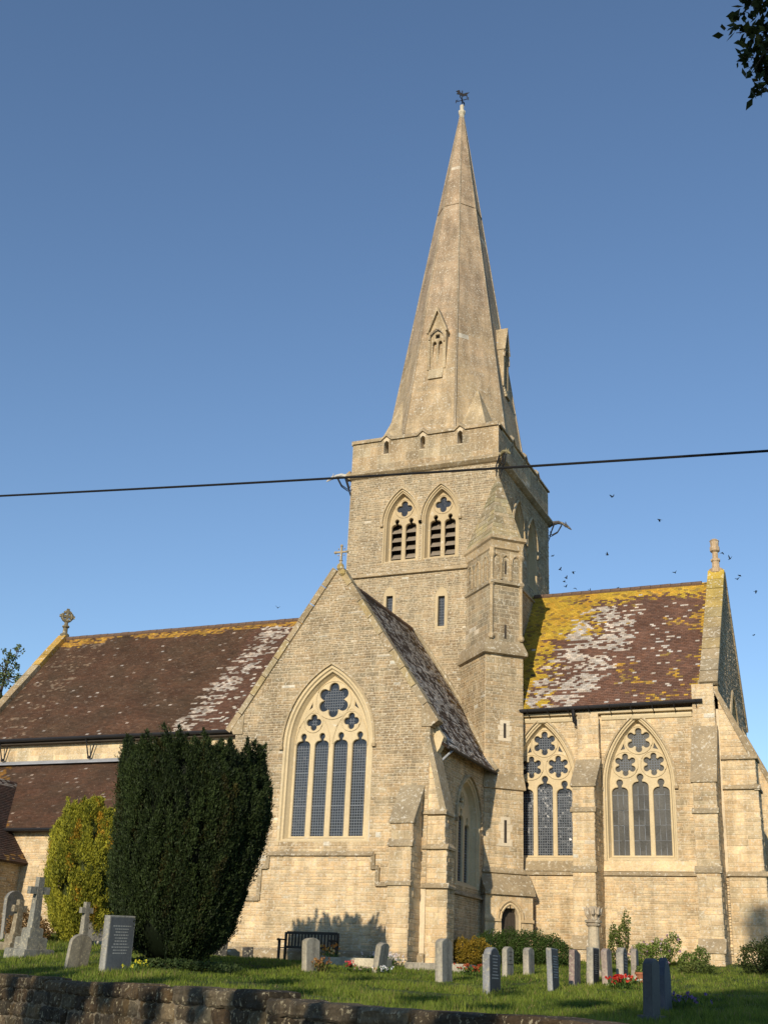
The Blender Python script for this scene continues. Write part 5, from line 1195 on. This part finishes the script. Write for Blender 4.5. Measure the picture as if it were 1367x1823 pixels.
# ================================================================== grass
def grass():
    n = 330000
    dep = 12+RNG.uniform(0, 1, n)**1.25*34; lat = RNG.uniform(-.40, .34, n)
    hx, hy = -math.sin(HEAD), math.cos(HEAD); rx, ry = math.cos(HEAD), math.sin(HEAD)
    x = CAM[0]+hx*dep+rx*lat*dep; y = CAM[1]+hy*dep+ry*lat*dep
    dw = (x-WO.x)*.567+(y-WO.y)*.824
    ok = (dw > .25) & ~((x > -7.6) & (x < .8) & (y > T-.25)) & ~((x > .5) & (y > -1.0)) & ~((x < -7) & (y > -4.8))
    x, y, dep = x[ok], y[ok], dep[ok]; n = len(x); z = ground(x, y)
    nz_ = np.array([noise.noise(Vector((a*.55, b*.55, 0))) for a, b in zip(x, y)]); n2 = np.array([noise.noise(Vector((a*2.1, b*2.1, 5))) for a, b in zip(x, y)])
    h = (.085+.05*nz_+.045*n2)*RNG.uniform(.6, 1.5, n)*np.where(dep < 20, 1.1, 1.0); h = np.clip(h*np.interp(dep, [18, 30], [1.5, 1.0]), .03, .34)
    wdt = .0065+.00028*dep*.9; D = np.stack([RNG.normal(size=n)*.34, RNG.normal(size=n)*.34, np.ones(n)], 1); D = unit(D)
    S = unit(np.stack([RNG.normal(size=n), RNG.normal(size=n), np.zeros(n)], 1))*(wdt*RNG.uniform(.6, 1.2, n))[:, None]
    P = np.stack([x, y, z-.02], 1)
    V = np.stack([P-S, P+S, P+D*h[:, None]+np.stack([RNG.normal(size=n)*.02, RNG.normal(size=n)*.02, np.zeros(n)], 1)], 1).reshape(-1, 3)
    C = colmix((.060, .105, .014), (.20, .25, .035), .42+.75*n2+.55*nz_+RNG.uniform(-.3, .3, n), .25)
    dry = RNG.uniform(size=n) < .05+.16*np.clip(nz_*1.5-.25, 0, 1); C[dry] = np.array([.24, .20, .08])
    np_mesh('grass', V, np.arange(3*n).reshape(n, 3), 'grass', None, np.repeat(C, 3, 0), kind='stuff', label='rough green grass growing over the churchyard')['category'] = 'grass'
grass()

# ================================================================== trees
def tree(name, base, trunk, lobes, n, leaf, c0, c1, label, limbs=True, group=None):
    """trunk: [(x, y, z, r)] local; lobes [(x, y, z, r)] local"""
    root = empty(name, base, label=label, cat='tree', group=group)
    a_ = Acc(); tube(a_, [q[:3] for q in trunk], [q[3] for q in trunk], 10); top = Vector(trunk[-1][:3]); mid = Vector(trunk[len(trunk)//2][:3])
    a_.build('trunk', 'bark', root)
    if limbs:
        l_ = Acc()
        for lb in lobes:
            e = Vector(lb[:3]); s = mid.lerp(top, random.uniform(.2, 1)); c = s.lerp(e, .5)+Vector((0, 0, .25*(e-s).length*.3))
            tube(l_, [s, c, e], [trunk[-1][3]*.75, trunk[-1][3]*.45, .02], 6)
            for _ in range(5):
                q = Vector((random.gauss(0, 1), random.gauss(0, 1), random.gauss(0, .7))).normalized()*lb[3]*.85; tube(l_, [e.lerp(c, random.uniform(0, .4)), e+q*.5+Vector((0, 0, .1)), e+q], [.03, .018, .006], 5)
        l_.build('limbs', 'bark', root)
    Vs = []; Fs = []; Cs = []; off = 0; tot = sum(l[3]**2 for l in lobes)
    for lb in lobes:
        m = int(n*lb[3]**2/tot); nc = max(8, m//26); cd0 = unit(RNG.normal(size=(nc, 3))); cr_ = RNG.uniform(.15, 1, (nc, 1))**.45
        cc = np.array(lb[:3])+cd0*cr_*lb[3]; ix = RNG.integers(0, nc, m); P = cc[ix]+RNG.normal(size=(m, 3))*lb[3]*.10
        D = RNG.normal(size=(m, 3))+np.array([0, 0, -.25]); V, F, C = leaves_geo(P, D, RNG.uniform(.7, 1.2, m)*leaf, RNG.uniform(.8, 1.1, m)*leaf*.33, colmix(c0, c1, RNG.uniform(0, 1, m)))
        Vs.append(V); Fs.append(F+off); Cs.append(C); off += len(V)
    np_mesh('crown', np.concatenate(Vs), np.concatenate(Fs), 'foliage', root, np.concatenate(Cs), kind='stuff')
    return root
tb = (17.2, -46.5, -2.15)
def loc_(L, b): return [(x-b[0], y-b[1], z-b[2], r) for x, y, z, r in L]
tr1 = tree('broadleaf_tree', tb, [(0, 0, -.2, .42), (-.1, .1, 2.5, .34), (-.3, .1, 5.5, .27), (-.8, 0, 9, .18), (-2.6, 0, 14, .10), (-5.4, 0, 21, .03)],
     loc_([(11.0, -46.3, 7.5, 1.4), (11.4, -46.4, 6.2, 1.0), (11.7, -46.5, 9.5, 1.6), (11.9, -46.6, 11.4, 1.4), (12.6, -46.6, 8.2, 1.6), (12.6, -46.6, 9.8, 1.8), (13.2, -46.8, 12.2, 1.8), (14.2, -46.2, 7.0, 1.7), (15.2, -47.0, 9.2, 2.4), (16.2, -47.2, 13.4, 2.2), (17.6, -45.6, 9.0, 2.6), (18.6, -47.6, 11.5, 2.3), (14.4, -46.6, 14.6, 1.6), (12.9, -46.6, 16.2, 1.1), (12.1, -46.5, 18.3, .8), (11.5, -46.5, 19.6, .7)], tb), 90000, .17, (.03, .055, .012), (.06, .09, .02), 'leafy tree by the lane with a twig hanging into the top right corner')
# the twig that hangs into view
tw_ = Acc(); lf = []
def L2(x, y, z): return Vector((x+.04-tb[0], y-tb[1], z-tb[2]))
A0 = L2(16.7, -46.3, 4.4)
main = [A0, L2(16.2, -43.5, 5.0), L2(15.2, -41.2, 5.1), L2(14.55, -40.0, 4.75), L2(14.15, -39.45, 4.30), L2(14.10, -39.3, 3.85)]
tube(tw_, main, [.09, .06, .035, .018, .010, .004], 6)
ends = [(13.86, -39.5, 4.16), (13.88, -39.5, 4.1), (13.9, -39.45, 3.98), (13.93, -39.45, 3.86), (13.96, -39.42, 4.36), (13.95, -39.42, 3.76), (14.02, -39.45, 4.28), (13.98, -39.4, 4.18), (13.95, -39.42, 4.05), (14.0, -39.4, 3.92), (14.08, -39.38, 3.72), (14.12, -39.4, 4.45), (14.18, -39.35, 4.0), (14.2, -39.4, 4.2), (14.06, -39.44, 4.12), (14.05, -39.4, 3.80), (14.15, -39.38, 3.88), (14.25, -39.5, 4.5), (14.3, -39.4, 4.05), (14.22, -39.4, 3.78), (14.12, -39.4, 4.35), (14.16, -39.36, 4.25), (14.1, -39.38, 3.95), (14.2, -39.4, 4.32), (14.16, -39.4, 4.12), (14.12, -39.42, 3.70), (14.02, -39.42, 4.40)]
for e in ends:
    e = L2(*e); s = main[4].lerp(main[3], random.uniform(0, .6)) if e.z > 4.1-tb[2] else main[4].lerp(main[5], random.uniform(0, .9)); tube(tw_, [s, s.lerp(e, .5)+Vector((0, 0, .03)), e], [.006, .004, .002], 5)
    for _ in range(44): lf.append(np.array(s.lerp(e, random.uniform(.25, 1.05)))+RNG.normal(size=3)*.022)
tw_.build('branch', 'bark', tr1)
lf = np.array(lf); V, F, C = leaves_geo(lf, RNG.normal(size=lf.shape)+[-.4, 0, -.3], RNG.uniform(.045, .07, len(lf)), RNG.uniform(.014, .021, len(lf)), colmix((.02, .035, .01), (.045, .065, .015), RNG.uniform(0, 1, len(lf)))); np_mesh('leaf_spray', V, F, 'foliage', tr1, C, kind='stuff')
tb2 = (1.2, -48.5, -2.15); tb4 = (7.6, -48.6, -2.15)
tree('hedgerow_tree', tb2, [(0, 0, -.2, .30), (.1, .3, 2.5, .24), (0, .9, 5.0, .18), (-.2, 1.6, 8.5, .06)],
     loc_([(-.1, -46.0, 7.0, .75), (.9, -46.0, 7.1, .8), (1.6, -46.0, 6.9, .5), (2.7, -46.0, 6.7, .38), (4.3, -46.2, 6.0, .3), (-1.6, -46.2, 7.9, .3), (-4.5, -46.4, 9.4, 1.0), (-2.6, -46.4, 9.0, .6), (.6, -46.3, 8.6, .5), (2.4, -46.4, 9.8, .45), (.2, -46.4, 10.6, .4), (4.0, -46.4, 8.8, .4), (3.2, -46.4, 11.2, .3)], tb2), 32000, .12, (.03, .055, .012), (.06, .09, .02), 'small hedgerow tree by the lane facing the left half of the wall')
tree('hedgerow_tree', tb4, [(0, 0, -.2, .26), (.1, .4, 2.2, .2), (0, 1.2, 4.0, .15), (-.2, 1.8, 7.5, .05)],
     loc_([(6.8, -46.4, 5.5, .42), (5.6, -46.4, 5.9, .25), (8.3, -46.4, 5.0, .28), (9.5, -46.2, 4.8, .5), (10.6, -46.3, 4.3, .5), (6.2, -46.4, 9.2, .4), (8.0, -46.4, 8.4, .5), (9.3, -46.4, 9.6, .5), (7.2, -46.4, 10.6, .32), (9.4, -46.4, 7.2, .5)], tb4), 17000, .12, (.03, .055, .012), (.06, .09, .02), 'small hedgerow tree by the lane facing the right half of the wall')
tb3 = (-39.5, 15.0, 1.0)
tree('garden_tree', tb3, [(0, 0, -.3, .45), (.2, 0, 6, .33), (.4, 0, 11, .2), (1.6, -.6, 15, .10), (2.0, -.8, 17.5, .04)],
     loc_([(-38.2, 14.2, 14.6, 1.5), (-36.9, 13.6, 14.0, 1.2), (-37.4, 13.8, 17.4, .9), (-37.0, 13.8, 16.3, .8), (-40.5, 15.0, 13.0, 3.0), (-36.6, 13.8, 18.2, .5), (-39.4, 15, 16.5, 1.6)], tb3), 6500, .20, (.05, .08, .03), (.15, .19, .09), 'pale green tree rising beyond the west gable at the left edge')

# far belt of trees beyond the church
def belt():
    n = 16000; x = RNG.uniform(-220, 220, n); hmax = np.array([7+3.5*noise.noise(Vector((a*.06, 1, 0)))+2*noise.noise(Vector((a*.25, 7, 0))) for a in x])
    y = 95+.0012*x*x+RNG.normal(size=n)*3; z = ground(x, y)+hmax*RNG.uniform(0, 1, n)**.75; P = np.stack([x, y, z], 1)
    V, F, C = leaves_geo(P, RNG.normal(size=(n, 3)), RNG.uniform(.8, 1.7, n), RNG.uniform(.4, .8, n), colmix((.025, .045, .014), (.06, .085, .025), RNG.uniform(0, 1, n)))
    o = np_mesh('tree_belt', V, F, 'foliage', None, C, kind='stuff', label='distant belt of dark trees beyond the church'); o['category'] = 'trees'
belt()

# ================================================================== overhead cable
cb = Acc(); pts = []
for i in range(41):
    x = -32+64*i/40; t = (x-6)/38; pts.append((x, -28, 7.40-.0725*(x-6)+.12*(abs(x-6)/8)**1.6*.35))
tube(cb, pts, .02, 6); cb.build('overhead_cable', 'cable', label='black overhead cable crossing the whole view in front of the tower', cat='cable')

# ================================================================== birds
BIRDS = [(-8.2, 62.5, 44.9, 'bird flapping highest above the chancel roof, right of the tower parapet'), (-4.2, 65.1, 43.0, 'bird with spread wings, second highest over the chancel roof'), (-16.0, 95.5, 51.0, 'bird above the middle of the chancel roof, third highest'),
 (-22.6, 93.4, 50.8, 'bird closest to the tower edge'), (-21.9, 94.3, 49.2, 'bird just right of the tower, upper one of its pair'), (-20.4, 95.1, 49.0, 'bird a little right of the upper pair beside the tower'), (-21.3, 95.0, 48.2, 'bird in the middle of the small flock beside the tower'), (-21.6, 95.1, 47.8, 'faintest tiny bird in the flock beside the tower'),
 (-21.5, 95.4, 47.2, 'bird lowest in the flock beside the tower'), (-20.4, 96.0, 47.1, 'bird just over the ridge at the right of the flock'), (-18.7, 96.8, 46.8, 'bird touching the chancel ridge left of its middle'), (-15.4, 98.0, 47.3, 'bird skimming the middle of the chancel ridge'), (-8.4, 100.2, 49.5, 'lone tiny bird left of the east gable finial'),
 (-.5, 82.8, 45.3, 'bird beside the shaft of the east gable finial'), (1.8, 69.2, 39.7, 'large bird flying just right of the east gable finial'), (2.5, 70.2, 38.2, 'large bird with raised wing below and right of the finial'), (-1.2, 103.5, 49.0, 'small bird directly under the one with raised wing'), (.8, 105.0, 47.7, 'bird farthest right in the sky'),
 (-2.5, 104.7, 45.0, 'bird against the edge of the east gable'), (-.0, 106.9, 42.5, 'lowest bird at the right, wings folded upright'), (-55.6, 82.2, 43.2, 'solitary bird over the nave roof, left of the transept gable')]
def bird_mesh(flap, fold):
    a_ = Acc(); tube(a_, [(-.19, 0, 0), (-.12, 0, .01), (0, 0, .02), (.10, 0, .03), (.15, 0, .045), (.19, 0, .04), (.225, 0, .03)], [.012, .04, .06, .05, .04, .03, .004], 7)
    a_.add([(-.12, -.02, .01), (-.12, .02, .01), (-.30, .06, .01), (-.30, -.06, .01)], [(0, 1, 2, 3)])
    for s in (-1, 1):
        z1, z2 = .18*math.sin(flap), .42*math.sin(flap*1.25); y1, y2 = .18*math.cos(flap), .40*math.cos(flap)*fold
        V = [(.08, s*.03, .04), (.10, s*y1, .04+z1), (-.02, s*y2, .04+z2), (-.09, s*y2*.8, .03+z2*.8), (-.10, s*y1, .03+z1), (-.07, s*.03, .03)]
        a_.add(V+[(x, y, z-.008) for x, y, z in V], [(0, 1, 4, 5), (1, 2, 3, 4), (11, 10, 7, 6), (10, 9, 8, 7), (0, 6, 7, 1), (1, 7, 8, 2), (3, 9, 10, 4), (4, 10, 11, 5)])
    return a_.mesh('bird', 'bird_black')
BM = [bird_mesh(R(f), k) for f, k in ((30, 1), (-18, .9), (55, 1), (8, .7))]
for i, (x, y, z, lab) in enumerate(BIRDS):
    o = bpy.data.objects.new('bird', BM[i % 4]); o.location = (x, y, z); o.rotation_euler = (random.uniform(-.5, .5), random.uniform(-.4, .3), random.uniform(0, 6.3)); o.scale = (.95,)*3
    reg(o, None, label='black '+lab, cat='bird', group='birds wheeling round the church')
